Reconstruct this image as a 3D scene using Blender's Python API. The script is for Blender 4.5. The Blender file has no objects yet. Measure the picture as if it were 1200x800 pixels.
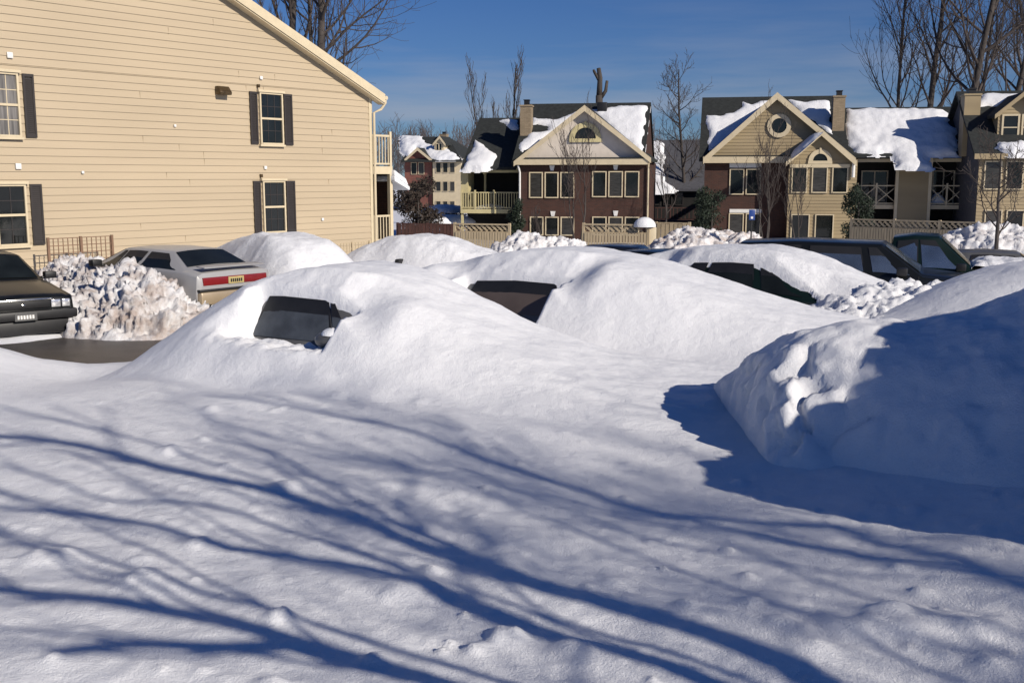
import bpy, math, random
import numpy as np
from math import sin, cos, radians, pi, sqrt, atan2, hypot

S = bpy.context.scene
C = S.collection
# ------------------------------------------------------------------ camera
FPX = 1250.0
CAMZ = 2.5
PITCH = math.atan(192 / FPX)
CAM = np.array((0.0, 0.0, CAMZ))
FWD = np.array((0, cos(PITCH), -sin(PITCH)))
UPV = np.array((0, sin(PITCH), cos(PITCH)))
RGT = np.array((1.0, 0, 0))


def ray(u, v):
    return FWD + RGT * ((u - 600) / FPX) + UPV * ((400 - v) / FPX)


def at(u, v, y):
    """point at world distance y seen at (u, v) of the 1200 x 800 photograph"""
    r = ray(u, v)
    return CAM + r * (y / r[1])


def atz(u, v, z):
    r = ray(u, v)
    return CAM + r * ((z - CAMZ) / r[2])


cd = bpy.data.cameras.new('camera')
cd.sensor_fit = 'HORIZONTAL'
cd.sensor_width = 36
cd.lens = 36 * FPX / 1200
cd.clip_start = 0.1
cd.clip_end = 3000
co = bpy.data.objects.new('camera', cd)
C.objects.link(co)
co.location = CAM
co.rotation_euler = (pi / 2 - PITCH, 0, 0)
S.camera = co

# sun
SUN_E = radians(28)
HS = np.array((0.725, -0.689))
HS /= np.linalg.norm(HS)
ld = bpy.data.lights.new('sun', 'SUN')
ld.energy = 5.0
ld.angle = radians(0.5)
ld.color = (1.0, 0.92, 0.81)
lo = bpy.data.objects.new('sun', ld)
C.objects.link(lo)
lo.rotation_euler = (pi / 2 - SUN_E, 0, atan2(HS[0], -HS[1]))
lo.location = (20, -20, 30)

# ------------------------------------------------------------------ noise
_prng = np.random.RandomState(7)
_perm = _prng.permutation(512)
_perm = np.concatenate([_perm, _perm])
_ga = _prng.rand(512) * 2 * pi
_gx, _gy = np.cos(_ga), np.sin(_ga)


def perlin(x, y):
    x = np.asarray(x, float)
    y = np.asarray(y, float)
    xi = np.floor(x).astype(int)
    yi = np.floor(y).astype(int)
    xf, yf = x - xi, y - yi
    u = xf * xf * xf * (xf * (xf * 6 - 15) + 10)
    v = yf * yf * yf * (yf * (yf * 6 - 15) + 10)

    def g(ix, iy, dx, dy):
        h = _perm[(_perm[ix & 511] + iy) & 511]
        return _gx[h] * dx + _gy[h] * dy
    a = g(xi, yi, xf, yf)
    b = g(xi + 1, yi, xf - 1, yf)
    c = g(xi, yi + 1, xf, yf - 1)
    d = g(xi + 1, yi + 1, xf - 1, yf - 1)
    return (a + (b - a) * u) * (1 - v) + (c + (d - c) * u) * v


def fbm(x, y, o=4, gain=0.5):
    s, a, f = 0, 1, 1
    for i in range(o):
        s = s + a * perlin(x * f + 17.3 * i, y * f + 5.1 * i)
        a *= gain
        f *= 2.03
    return s


def billow(x, y, o=4, gain=0.5):
    s, a, f = 0, 1, 1
    for i in range(o):
        s = s + a * np.abs(perlin(x * f + 11.7 * i, y * f + 3.9 * i))
        a *= gain
        f *= 2.07
    return s


def clods(x, y, seed=0):
    """rounded lumps: jittered cells, each a dome"""
    xi, yi = np.floor(x).astype(int), np.floor(y).astype(int)
    best = np.full(np.shape(x), -1.0)
    for i in (-1, 0, 1):
        for j in (-1, 0, 1):
            a = _perm[(_perm[(xi + i + seed) & 511] + yi + j) & 511]
            b = _perm[(a + 77) & 511]
            cx_, cy_ = xi + i + 0.5 + 0.42 * _gx[a], yi + j + 0.5 + 0.42 * _gy[a]
            r = 0.45 + 0.45 * (b / 512.0)
            d2 = ((x - cx_) ** 2 + (y - cy_) ** 2) / r ** 2
            best = np.maximum(best, r * np.clip(1 - d2, 0, 1) ** 0.4 * (1 + 0.5 * ((x - cx_) * _gx[b] + (y - cy_) * _gy[b]) / r) + 0.35 * (_gx[b]) * (d2 < 1))
    return np.maximum(best, -0.2)


def sst(a, b, x):
    t = np.clip((np.asarray(x, float) - a) / (b - a), 0, 1)
    return t * t * (3 - 2 * t)


def mix(a, b, t):
    return a + (b - a) * t


# ------------------------------------------------------------------ materials
def material(name, col, rough=0.6, var=0.12, scale=4.0, bump=0.0, bscale=None, metal=0.0, spec=0.5,
             coords='Object', stretch=(1, 1, 1), col2=None, coat=0.0, emit=None):
    m = bpy.data.materials.new(name)
    m.use_nodes = True
    nt = m.node_tree
    p = nt.nodes['Principled BSDF']
    p.inputs['Roughness'].default_value = rough
    p.inputs['Metallic'].default_value = metal
    p.inputs['Specular IOR Level'].default_value = spec
    if coat:
        p.inputs['Coat Weight'].default_value = coat
        p.inputs['Coat Roughness'].default_value = 0.08
    tc = nt.nodes.new('ShaderNodeTexCoord')
    mp = nt.nodes.new('ShaderNodeMapping')
    mp.inputs['Scale'].default_value = stretch
    nt.links.new(tc.outputs[coords], mp.inputs['Vector'])
    nz = nt.nodes.new('ShaderNodeTexNoise')
    nz.inputs['Scale'].default_value = scale
    nz.inputs['Detail'].default_value = 6
    nt.links.new(mp.outputs['Vector'], nz.inputs['Vector'])
    cr = nt.nodes.new('ShaderNodeValToRGB')
    c2 = col2 if col2 else tuple(max(0, c * (1 - var)) for c in col)
    c1 = col if col2 else tuple(min(1, c * (1 + var)) for c in col)
    cr.color_ramp.elements[0].position = 0.32
    cr.color_ramp.elements[1].position = 0.68
    cr.color_ramp.elements[0].color = (*c2, 1)
    cr.color_ramp.elements[1].color = (*c1, 1)
    nt.links.new(nz.outputs['Fac'], cr.inputs['Fac'])
    nt.links.new(cr.outputs['Color'], p.inputs['Base Color'])
    if bump:
        nb = nt.nodes.new('ShaderNodeTexNoise')
        nb.inputs['Scale'].default_value = bscale or scale * 4
        nb.inputs['Detail'].default_value = 8
        nb.inputs['Roughness'].default_value = 0.62
        nt.links.new(mp.outputs['Vector'], nb.inputs['Vector'])
        bp = nt.nodes.new('ShaderNodeBump')
        bp.inputs['Strength'].default_value = 1.0
        bp.inputs['Distance'].default_value = bump
        nt.links.new(nb.outputs['Fac'], bp.inputs['Height'])
        nt.links.new(bp.outputs['Normal'], p.inputs['Normal'])
    return m


def snow_material(name, bump=0.006, dirt=0.0, col=(0.86, 0.865, 0.88)):
    m = bpy.data.materials.new(name)
    m.use_nodes = True
    nt = m.node_tree
    N = nt.nodes.new
    L = nt.links.new
    p = nt.nodes['Principled BSDF']
    p.inputs['Roughness'].default_value = 0.55
    p.inputs['Specular IOR Level'].default_value = 0.25
    g = N('ShaderNodeNewGeometry')
    n1 = N('ShaderNodeTexNoise')
    n1.inputs['Scale'].default_value = 9
    n1.inputs['Detail'].default_value = 9
    n1.inputs['Roughness'].default_value = 0.6
    L(g.outputs['Position'], n1.inputs['Vector'])
    n2 = N('ShaderNodeTexNoise')
    n2.inputs['Scale'].default_value = 95
    n2.inputs['Detail'].default_value = 4
    n2.inputs['Roughness'].default_value = 0.7
    L(g.outputs['Position'], n2.inputs['Vector'])
    ad = N('ShaderNodeMath')
    ad.operation = 'MULTIPLY_ADD'
    ad.inputs[1].default_value = 0.45
    L(n2.outputs['Fac'], ad.inputs[0])
    L(n1.outputs['Fac'], ad.inputs[2])
    b = N('ShaderNodeBump')
    b.inputs['Strength'].default_value = 1
    b.inputs['Distance'].default_value = bump * 3
    L(ad.outputs[0], b.inputs['Height'])
    L(b.outputs['Normal'], p.inputs['Normal'])
    cr = N('ShaderNodeValToRGB')
    cr.color_ramp.elements[0].position = 0.3
    cr.color_ramp.elements[1].position = 0.62
    cr.color_ramp.elements[0].color = (col[0] * .95, col[1] * .95, col[2] * .96, 1)
    cr.color_ramp.elements[1].color = (*col, 1)
    L(n1.outputs['Fac'], cr.inputs['Fac'])
    out = cr.outputs['Color']
    if dirt > 0:
        n3 = N('ShaderNodeTexNoise')
        n3.inputs['Scale'].default_value = 1.9
        n3.inputs['Detail'].default_value = 8
        n3.inputs['Roughness'].default_value = 0.72
        L(g.outputs['Position'], n3.inputs['Vector'])
        c3 = N('ShaderNodeValToRGB')
        c3.color_ramp.elements[0].position = 0.42
        c3.color_ramp.elements[1].position = 0.62
        c3.color_ramp.elements[0].color = (0, 0, 0, 1)
        c3.color_ramp.elements[1].color = (dirt, dirt, dirt, 1)
        L(n3.outputs['Fac'], c3.inputs['Fac'])
        mx = N('ShaderNodeMixRGB')
        mx.inputs['Color2'].default_value = (0.30, 0.185, 0.12, 1)
        L(c3.outputs['Color'], mx.inputs['Fac'])
        L(out, mx.inputs['Color1'])
        out = mx.outputs['Color']
    L(out, p.inputs['Base Color'])
    return m


def brick_material(name, c1, c2, mortar):
    m = bpy.data.materials.new(name)
    m.use_nodes = True
    nt = m.node_tree
    p = nt.nodes['Principled BSDF']
    p.inputs['Roughness'].default_value = 0.85
    tc = nt.nodes.new('ShaderNodeTexCoord')
    sx = nt.nodes.new('ShaderNodeSeparateXYZ')
    cx = nt.nodes.new('ShaderNodeCombineXYZ')
    ad = nt.nodes.new('ShaderNodeMath')
    nt.links.new(tc.outputs['Object'], sx.inputs[0])
    nt.links.new(sx.outputs['X'], ad.inputs[0])
    nt.links.new(sx.outputs['Y'], ad.inputs[1])
    nt.links.new(ad.outputs[0], cx.inputs['X'])
    nt.links.new(sx.outputs['Z'], cx.inputs['Y'])
    b = nt.nodes.new('ShaderNodeTexBrick')
    b.inputs['Scale'].default_value = 1.0
    b.inputs['Brick Width'].default_value = 0.22
    b.inputs['Row Height'].default_value = 0.075
    b.inputs['Mortar Size'].default_value = 0.008
    b.inputs['Color1'].default_value = (*c1, 1)
    b.inputs['Color2'].default_value = (*c2, 1)
    b.inputs['Mortar'].default_value = (*mortar, 1)
    nt.links.new(cx.outputs[0], b.inputs['Vector'])
    nz = nt.nodes.new('ShaderNodeTexNoise')
    nz.inputs['Scale'].default_value = 1.3
    nz.inputs['Detail'].default_value = 5
    nt.links.new(tc.outputs['Object'], nz.inputs['Vector'])
    mx = nt.nodes.new('ShaderNodeMixRGB')
    mx.blend_type = 'MULTIPLY'
    mx.inputs['Fac'].default_value = 0.5
    nt.links.new(b.outputs['Color'], mx.inputs['Color1'])
    nt.links.new(nz.outputs['Fac'], mx.inputs['Color2'])
    nt.links.new(mx.outputs['Color'], p.inputs['Base Color'])
    return m


M = {}
M['snow'] = snow_material('snow', 0.0046)
M['snow_rough'] = snow_material('rough_snow', 0.008)
M['snow_dirty'] = snow_material('dirty_snow', 0.012, 0.65, (0.84, 0.83, 0.83))
M['snow_grit'] = snow_material('gritty_snow', 0.01, 0.3, (0.84, 0.84, 0.85))
M['snow_roof'] = snow_material('roof_snow', 0.01)
M['asphalt'] = material('wet_asphalt', (0.05, 0.042, 0.036), 0.4, 0.3, 2.0, 0.01, 60, stretch=(1, 1, 1))
M['siding'] = material('tan_siding', (0.475, 0.38, 0.255), 0.55, 0.05, 1.2, 0.001, 40, stretch=(0.15, 1, 1))
M['siding_h'] = material('olive_siding', (0.35, 0.27, 0.155), 0.6, 0.1, 1.2, stretch=(0.2, 1, 1))
M['cream'] = material('cream_trim', (0.62, 0.52, 0.35), 0.5, 0.06, 3)
M['white'] = material('white_paint', (0.78, 0.76, 0.72), 0.45, 0.04, 6)
M['stucco'] = material('pale_stucco', (0.68, 0.60, 0.51), 0.85, 0.06, 3, 0.002, 80)
M['yellow'] = material('yellow_siding', (0.58, 0.50, 0.27), 0.6, 0.08, 2)
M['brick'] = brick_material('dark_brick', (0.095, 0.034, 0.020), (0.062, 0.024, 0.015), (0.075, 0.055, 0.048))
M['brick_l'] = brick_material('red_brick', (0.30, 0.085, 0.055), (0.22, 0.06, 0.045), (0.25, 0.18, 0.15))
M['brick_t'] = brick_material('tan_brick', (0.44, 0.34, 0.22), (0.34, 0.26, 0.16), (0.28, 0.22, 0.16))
M['shingle'] = material('dark_shingles', (0.02, 0.023, 0.022), 0.9, 0.35, 5, 0.01, 30)
M['shingle_g'] = material('grey_shingles', (0.075, 0.075, 0.085), 0.9, 0.2, 5, 0.01, 30)
M['shutter'] = material('dark_shutter', (0.032, 0.026, 0.024), 0.5, 0.1, 5)
M['glass'] = material('dark_glass', (0.012, 0.014, 0.014), 0.06, 0.3, 1.0, spec=0.5)
M['glass_l'] = material('blind_behind_glass', (0.045, 0.043, 0.04), 0.12, 0.5, 2.0, stretch=(1, 1, 14))
M['curtain'] = material('window_curtain', (0.16, 0.15, 0.14), 0.4, 0.5, 3, stretch=(6, 6, 0.3))
M['autoglass'] = material('car_glass', (0.012, 0.015, 0.016), 0.06, 0.3, 2.0, spec=0.22)
M['autoglass_r'] = material('reflecting_car_glass', (0.34, 0.40, 0.43), 0.13, 0.5, 1.2, metal=0.85)
M['autoglass_f'] = material('frosted_car_glass', (0.055, 0.063, 0.075), 0.5, 0.25, 7.0, 0.001, 50)
M['autoglass_b'] = material('brown_car_glass', (0.085, 0.066, 0.058), 0.4, 0.35, 1.5)
M['black'] = material('black_plastic', (0.012, 0.012, 0.013), 0.5, 0.2, 8)
M['rubber'] = material('tyre_rubber', (0.016, 0.016, 0.016), 0.85, 0.2, 10)
M['silver'] = material('silver_paint', (0.38, 0.375, 0.375), 0.36, 0.03, 3, metal=0.1, coat=0.25)
M['gold_reflection'] = material('painted_gold_reflection', (0.42, 0.33, 0.22), 0.34, 0.04, 3, metal=0.3, coat=0.4)  # golden reflection on the silver car's bumper, put into the colour
M['blackpaint'] = material('black_paint', (0.008, 0.009, 0.009), 0.3, 0.2, 3, spec=0.3, coat=0.25)
M['greenpaint'] = material('dark_green_paint', (0.005, 0.013, 0.010), 0.35, 0.2, 3, spec=0.3, coat=0.2)
M['bluepaint'] = material('dark_blue_paint', (0.008, 0.010, 0.018), 0.3, 0.2, 3, spec=0.3, coat=0.25)
M['greypaint'] = material('grey_paint', (0.10, 0.10, 0.10), 0.35, 0.2, 3, coat=0.3)
M['redpaint'] = material('dark_red_paint', (0.10, 0.012, 0.012), 0.25, 0.2, 3, coat=0.4)
M['chrome'] = material('chrome', (0.6, 0.6, 0.58), 0.15, 0.05, 5, metal=1.0)
M['lamp'] = material('headlamp_glass', (0.7, 0.7, 0.72), 0.1, 0.1, 20, metal=0.6)
M['red'] = material('red_lens', (0.22, 0.018, 0.02), 0.18, 0.1, 8, coat=0.3)
M['plate'] = material('licence_plate', (0.50, 0.40, 0.18), 0.5, 0.1, 10)
M['bark'] = material('grey_bark', (0.06, 0.05, 0.044), 0.9, 0.3, 6, 0.02, 20, stretch=(1, 1, 0.25))
M['twig'] = material('brown_twigs', (0.06, 0.047, 0.041), 0.9, 0.2, 3)
M['farwood'] = material('far_twigs', (0.10, 0.085, 0.085), 0.9, 0.2, 0.2)
M['evergreen'] = material('evergreen_leaves', (0.018, 0.030, 0.016), 0.7, 0.4, 2)
M['winterbush'] = material('brownish_evergreen', (0.045, 0.032, 0.024), 0.8, 0.4, 2)
M['fence'] = material('tan_fence_wood', (0.47, 0.375, 0.24), 0.75, 0.15, 3, stretch=(4, 4, 0.6))
M['darkfence'] = material('redbrown_fence_wood', (0.075, 0.032, 0.024), 0.8, 0.25, 3, stretch=(4, 4, 0.6))
M['rust'] = material('rusty_wire', (0.20, 0.12, 0.075), 0.8, 0.2, 9)
M['dark'] = material('near_black_wall', (0.015, 0.014, 0.013), 0.9, 0.2, 2)  # near-black, for recessed wing walls and the grey-roofed house's wall
M['bluesign'] = material('blue_sign', (0.015, 0.05, 0.22), 0.4, 0.05, 4)
M['steel'] = material('galvanised_steel', (0.3, 0.3, 0.3), 0.45, 0.1, 6, metal=0.7)
M['brass'] = material('bronze_vent', (0.085, 0.055, 0.025), 0.4, 0.3, 12, metal=0.4)


# ------------------------------------------------------------------ mesh tools
class MB:
    def __init__(s):
        s.v = []
        s.f = []

    def face(s, pts):
        n = len(s.v)
        s.v += [tuple(map(float, p)) for p in pts]
        s.f.append(tuple(range(n, n + len(pts))))

    def box(s, x0, x1, y0, y1, z0, z1):
        n = len(s.v)
        s.v += [(x0, y0, z0), (x1, y0, z0), (x1, y1, z0), (x0, y1, z0), (x0, y0, z1), (x1, y0, z1), (x1, y1, z1), (x0, y1, z1)]
        s.f += [tuple(n + i for i in q) for q in ((3, 2, 1, 0), (4, 5, 6, 7), (0, 1, 5, 4), (1, 2, 6, 5), (2, 3, 7, 6), (3, 0, 4, 7))]

    def prism(s, pts, off):
        """closed polygon extruded by the vector off"""
        pts = [np.array(p, float) for p in pts]
        off = np.array(off, float)
        nrm = np.zeros(3)
        for i in range(len(pts)):
            nrm += np.cross(pts[i], pts[(i + 1) % len(pts)])
        if np.dot(nrm, off) > 0:
            pts = pts[::-1]
        k = len(pts)
        n = len(s.v)
        s.v += [tuple(p) for p in pts] + [tuple(p + off) for p in pts]
        s.f.append(tuple(range(n, n + k)))
        s.f.append(tuple(range(n + 2 * k - 1, n + k - 1, -1)))
        for i in range(k):
            j = (i + 1) % k
            s.f.append((n + j, n + i, n + k + i, n + k + j))

    def bar(s, a, b, w, d=None, up=(0, 0, 1)):
        """rectangular bar from a to b, w wide, d along up"""
        a, b = np.array(a, float), np.array(b, float)
        d = d or w
        t = b - a
        t /= np.linalg.norm(t)
        up = np.array(up, float)
        if abs(np.dot(t, up)) > 0.95:
            up = np.array((0, 1.0, 0))
        r = np.cross(t, up)
        r /= np.linalg.norm(r)
        q = np.cross(r, t)
        s.prism([a + r * w / 2 + q * d / 2, a - r * w / 2 + q * d / 2, a - r * w / 2 - q * d / 2, a + r * w / 2 - q * d / 2], b - a)

    def tube(s, pts, rad, n=6, cap=True):
        pts = [np.array(p, float) for p in pts]
        if not hasattr(rad, '__len__'):
            rad = [rad] * len(pts)
        base = len(s.v)
        prev = None
        for i, p in enumerate(pts):
            t = pts[min(i + 1, len(pts) - 1)] - pts[max(i - 1, 0)]
            t = t / (np.linalg.norm(t) + 1e-9)
            if prev is None:
                a = np.array((1.0, 0, 0)) if abs(t[0]) < 0.8 else np.array((0, 1.0, 0))
            else:
                a = prev
            r = a - t * np.dot(a, t)
            r /= np.linalg.norm(r) + 1e-9
            q = np.cross(t, r)
            prev = r
            for k in range(n):
                an = 2 * pi * k / n
                s.v.append(tuple(p + (r * cos(an) + q * sin(an)) * rad[i]))
        for i in range(len(pts) - 1):
            for k in range(n):
                a, b = base + i * n + k, base + i * n + (k + 1) % n
                s.f.append((a, b, b + n, a + n))
        if cap:
            s.f.append(tuple(base + k for k in range(n))[::-1])
            e = base + (len(pts) - 1) * n
            s.f.append(tuple(e + k for k in range(n)))

    def grid(s, P):
        """P: 2-d array (a, b, 3)"""
        a, b = P.shape[:2]
        n = len(s.v)
        s.v += [tuple(map(float, p)) for p in P.reshape(-1, 3)]
        for i in range(a - 1):
            for j in range(b - 1):
                q = n + i * b + j
                s.f.append((q, q + 1, q + b + 1, q + b))

    def disc(s, c, ax, r, depth, n=20):
        c, ax = np.array(c, float), np.array(ax, float)
        s.tube([c - ax * depth / 2, c + ax * depth / 2], r, n)

    def build(s, name, m, parent=None, smooth=False, bevel=0.0, loc=None):
        me = bpy.data.meshes.new(name)
        me.from_pydata(s.v, [], s.f)
        me.materials.append(M[m] if isinstance(m, str) else m)
        o = bpy.data.objects.new(name, me)
        C.objects.link(o)
        if parent:
            o.parent = parent
        if loc is not None:
            o.location = loc
        if smooth:
            me.polygons.foreach_set('use_smooth', [True] * len(me.polygons))
        if bevel:
            bm = o.modifiers.new('bevel', 'BEVEL')
            bm.width = bevel
            bm.segments = 2
            bm.limit_method = 'ANGLE'
            bm.angle_limit = radians(24)
            bm.harden_normals = False
            me.polygons.foreach_set('use_smooth', [True] * len(me.polygons))
            es = o.modifiers.new('edges', 'EDGE_SPLIT')
            es.split_angle = radians(38)
        return o


def tag(o, label=None, cat=None, group=None, kind=None):
    if label:
        o['label'] = label
    if cat:
        o['category'] = cat
    if group:
        o['group'] = group
    if kind:
        o['kind'] = kind
    return o


def thing(name, label, cat, loc=(0, 0, 0), rz=0.0, group=None):
    o = bpy.data.objects.new(name, None)
    o.empty_display_size = 0.3
    C.objects.link(o)
    o.location = loc
    o.rotation_euler = (0, 0, rz)
    return tag(o, label, cat, group)


def gridmesh(name, X, Y, Z, m, parent=None, keep=None, smooth=True):
    a, b = X.shape
    V = np.stack([X, Y, Z], -1).reshape(-1, 3)
    idx = np.arange(a * b).reshape(a, b)
    Q = np.stack([idx[:-1, :-1], idx[1:, :-1], idx[1:, 1:], idx[:-1, 1:]], -1).reshape(-1, 4)
    if keep is not None:
        k = keep.reshape(-1)
        Q = Q[k[Q].any(axis=1)]
        used = np.unique(Q)
        re = -np.ones(a * b, int)
        re[used] = np.arange(len(used))
        V = V[used]
        Q = re[Q]
    me = bpy.data.meshes.new(name)
    me.vertices.add(len(V))
    me.vertices.foreach_set('co', V.ravel())
    me.loops.add(len(Q) * 4)
    me.loops.foreach_set('vertex_index', Q.ravel())
    me.polygons.add(len(Q))
    me.polygons.foreach_set('loop_start', np.arange(len(Q)) * 4)
    me.polygons.foreach_set('loop_total', np.full(len(Q), 4))
    me.polygons.foreach_set('use_smooth', np.full(len(Q), smooth))
    me.update()
    me.validate()
    me.materials.append(M[m])
    o = bpy.data.objects.new(name, me)
    C.objects.link(o)
    if parent:
        o.parent = parent
    return o


def copy_tree(o, parent=None):
    c = o.copy()
    C.objects.link(c)
    if parent:
        c.parent = parent
    for ch in list(o.children):
        copy_tree(ch, c)
    return c


# ------------------------------------------------------------------ terrain
LN = np.array((0.786, -0.618))      # from the traffic lane towards the camera
LD = np.array((0.618, 0.786))       # along the lane and the left building
LO = np.array((-6.5, 16.0))


def terrain(x, y):
    return np.interp(y, [-60, 14, 60, 150, 600, 2000], [0, 0, -1.4, -2.1, -3.0, -4.0]) + 0 * x


_brng = np.random.RandomState(11)
BUMPS = []
for i in range(150):
    yy = 3.2 + 5.2 * _brng.rand() ** 1.3
    xx = (-0.55 + 1.1 * _brng.rand()) * yy
    BUMPS.append((xx, yy, 0.012 + 0.03 * _brng.rand() ** 2, 0.018 + 0.05 * _brng.rand() ** 2))
for u, v, h, r in ((592, 752, 0.09, 0.07), (560, 765, 0.05, 0.05), (505, 668, 0.05, 0.05), (330, 570, 0.06, 0.07), (200, 528, 0.07, 0.09),
                   (60, 660, 0.06, 0.12), (1060, 735, 0.10, 0.16), (1000, 740, 0.07, 0.12), (1140, 740, 0.08, 0.13), (950, 765, 0.05, 0.1),
                   (330, 735, 0.05, 0.06), (440, 780, 0.05, 0.05), (180, 690, 0.07, 0.16), (240, 640, 0.05, 0.1), (880, 710, 0.045, 0.05),
                   (915, 735, 0.05, 0.06), (940, 745, 0.04, 0.06), (1055, 670, 0.03, 0.05), (1080, 700, 0.03, 0.05), (718, 684, 0.03, 0.04), (480, 690, 0.05, 0.13), (680, 770, 0.05, 0.12)):
    p = atz(u, v, 0.76)
    BUMPS.append((p[0], p[1], h, r))


def ground(x, y):
    x = np.asarray(x, float)
    y = np.asarray(y, float)
    q = (x - LO[0]) * LN[0] + (y - LO[1]) * LN[1]
    p = (x - LO[0]) * LD[0] + (y - LO[1]) * LD[1]
    deep = 0.76 + 0.035 * fbm(x * 0.45, y * 0.45, 3) + 0.02 * perlin(x * 1.3 + 4, y * 1.3)
    # left drift and the shallow trough in front of the right pile
    deep = deep - 0.20 * sst(-2.9, -4.2, x) * sst(8.3, 10.2, y)
    deep = deep + 0.62 * np.exp(-((x + 5.7) / 1.05) ** 2 - ((y - 10.1) / 1.3) ** 2)
    deep = deep + 0.10 * np.exp(-((x + 2.6) / 1.6) ** 2 - ((y - 3.0) / 1.6) ** 2)
    deep = deep - 0.10 * np.exp(-((x - 1.2) / 1.0) ** 2 - ((y - 6.4) / 1.2) ** 2)
    deep = deep + 0.22 * sst(1.4, 3.4, x) * sst(9.5, 5.0, y)
    # trampled, crusty foreground; the far part is wind-smoothed
    crust = sst(8.2, 5.2, y + 0.5 * perlin(x * 0.8, y * 0.8))
    deep = deep + crust * (0.017 * fbm(x * 2.1 + 9, y * 2.1, 4, 0.5) + 0.010 * np.abs(fbm(x * 6.0, y * 6.0 + 3, 3, 0.5)))
    lot = 0.07 + 0.05 * fbm(x * 1.6, y * 1.6, 4)
    lot = np.where(y > 30, 0.12 + 0.08 * fbm(x * 0.35, y * 0.35, 4), lot)
    edge = sst(2.5, 5.3, q + 0.35 * fbm(x * 0.9, y * 0.9, 3))
    far = sst(24, 18, p)
    z = mix(lot, deep, edge * far)
    # cleared lane
    rd = sst(-1.7, -1.0, q + 0.5 * fbm(x * 1.2 + 3, y * 1.2, 4)) * sst(2.5, 1.9, q + 0.4 * fbm(x * 1.5, y * 1.5, 4)) * sst(14, 9, p)
    z = mix(z, -0.06 + 0.03 * fbm(x * 3, y * 3, 3), rd)
    for bx, by, h, r in BUMPS:
        d2 = (x - bx) ** 2 + (y - by) ** 2
        k = d2 < (3 * r) ** 2
        if k.any():
            z = z + np.where(k, 0.55 * h * np.exp(-(d2 / r ** 2) ** 1.4) * (1 + 0.9 * perlin(x * 0.9 / r + by * 7, y * 0.9 / r + bx * 5)), 0)
    return z + terrain(x, y)


def spaced(a, b, s0, grow):
    out = [a]
    s = s0
    while out[-1] < b:
        out.append(out[-1] + s)
        s *= grow
    return out


xp = spaced(0, 2.4, 0.017, 1.0)
xp += spaced(xp[-1] + 0.02, 7.0, 0.022, 1.012)
xp += spaced(xp[-1] + 0.1, 700, 0.12, 1.09)
xs = np.array([-x for x in xp[:0:-1]] + xp)
yp = spaced(2.4, 14, 0.016, 1.0055)
yp += spaced(yp[-1] + 0.08, 1500, 0.1, 1.05)
yn = [2.4 - t for t in spaced(0.05, 60, 0.06, 1.12)][::-1]
ys = np.array(yn + yp)
GX, GY = np.meshgrid(xs, ys, indexing='ij')
gridmesh('snow_ground', GX, GY, ground(GX, GY), 'snow')
tag(bpy.data.objects['snow_ground'], kind='structure')

rb = MB()
a = LO - LD * 9
b = LO + LD * 18
pts = []
for t in np.linspace(-9, 18, 28):
    for q in (-2.4, 3.0):
        c = LO + LD * t + LN * q
        pts.append((c[0], c[1], float(terrain(c[0], c[1])) + 0.004))
rb.v = pts
rb.f = [(2 * i, 2 * i + 1, 2 * i + 3, 2 * i + 2) for i in range(27)]
tag(rb.build('road', 'asphalt'), kind='structure')


# ------------------------------------------------------------------ cars
def lerp_tab(tab, x):
    return [np.interp(x, [r[0] for r in tab], [r[k] for r in tab]) for k in range(1, len(tab[0]))]


def ring(x, zb, w, belt, zr, wr):
    """half section, bottom to roof centre"""
    return [(x, w * 0.84, zb), (x, w * 0.985, zb + 0.10), (x, w, zb + 0.45 * (belt - zb)), (x, w * 0.975, belt - 0.03), (x, w * 0.95, belt),
            (x, wr, zr - 0.045), (x, wr * 0.9, zr - 0.012), (x, wr * 0.5, zr), (x, 0, zr + 0.008)]


BODY = {
    # x, bottom, half width, belt, roof/deck height, half width at that height
    'hatch': [(-2.16, .44, .74, .70, .73, .70), (-2.12, .30, .82, .84, .885, .76), (-1.72, .26, .85, .90, .95, .72), (-1.12, .24, .86, .905, 1.225, .56),
              (-0.2, .24, .86, .90, 1.25, .57), (0.28, .24, .86, .89, 1.235, .56), (1.08, .24, .86, .86, .90, .74), (1.95, .26, .83, .70, .74, .70), (2.2, .34, .76, .58, .60, .66)],
    'sedan': [(-2.3, .40, .76, .80, .84, .70), (-2.22, .30, .84, .88, .92, .74), (-1.40, .26, .86, .90, .945, .72), (-0.92, .26, .86, .91, 1.33, .58),
              (-0.3, .26, .86, .91, 1.365, .60), (0.30, .26, .86, .905, 1.345, .59), (0.98, .26, .86, .89, .925, .76), (2.15, .28, .84, .76, .80, .74), (2.27, .32, .80, .70, .745, .72)],
    'wagon': [(-2.2, .42, .78, .86, .90, .72), (-2.12, .34, .85, .94, .98, .72), (-1.88, .30, .86, .95, 1.39, .62), (-1.0, .30, .87, .95, 1.43, .64),
              (0.35, .30, .87, .94, 1.41, .63), (0.98, .30, .87, .92, .955, .77), (2.1, .32, .84, .80, .84, .74), (2.26, .38, .80, .70, .74, .70)],
    'pickup': [(-2.5, .46, .80, .86, .90, .78), (-2.45, .42, .85, .90, .94, .80), (-0.52, .40, .86, .93, .97, .80), (-0.46, .40, .86, .94, 1.50, .64), (-0.1, .40, .86, .94, 1.545, .66),
               (0.30, .40, .86, .94, 1.53, .65), (0.88, .40, .86, .95, .99, .78), (2.0, .42, .85, .90, .94, .78), (2.2, .46, .82, .82, .86, .76)],
}


BODY['buried'] = [(-1.58, .40, .62, .62, .66, .5), (-1.45, .30, .8, .78, .82, .66)] + BODY['sedan'][3:]


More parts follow.
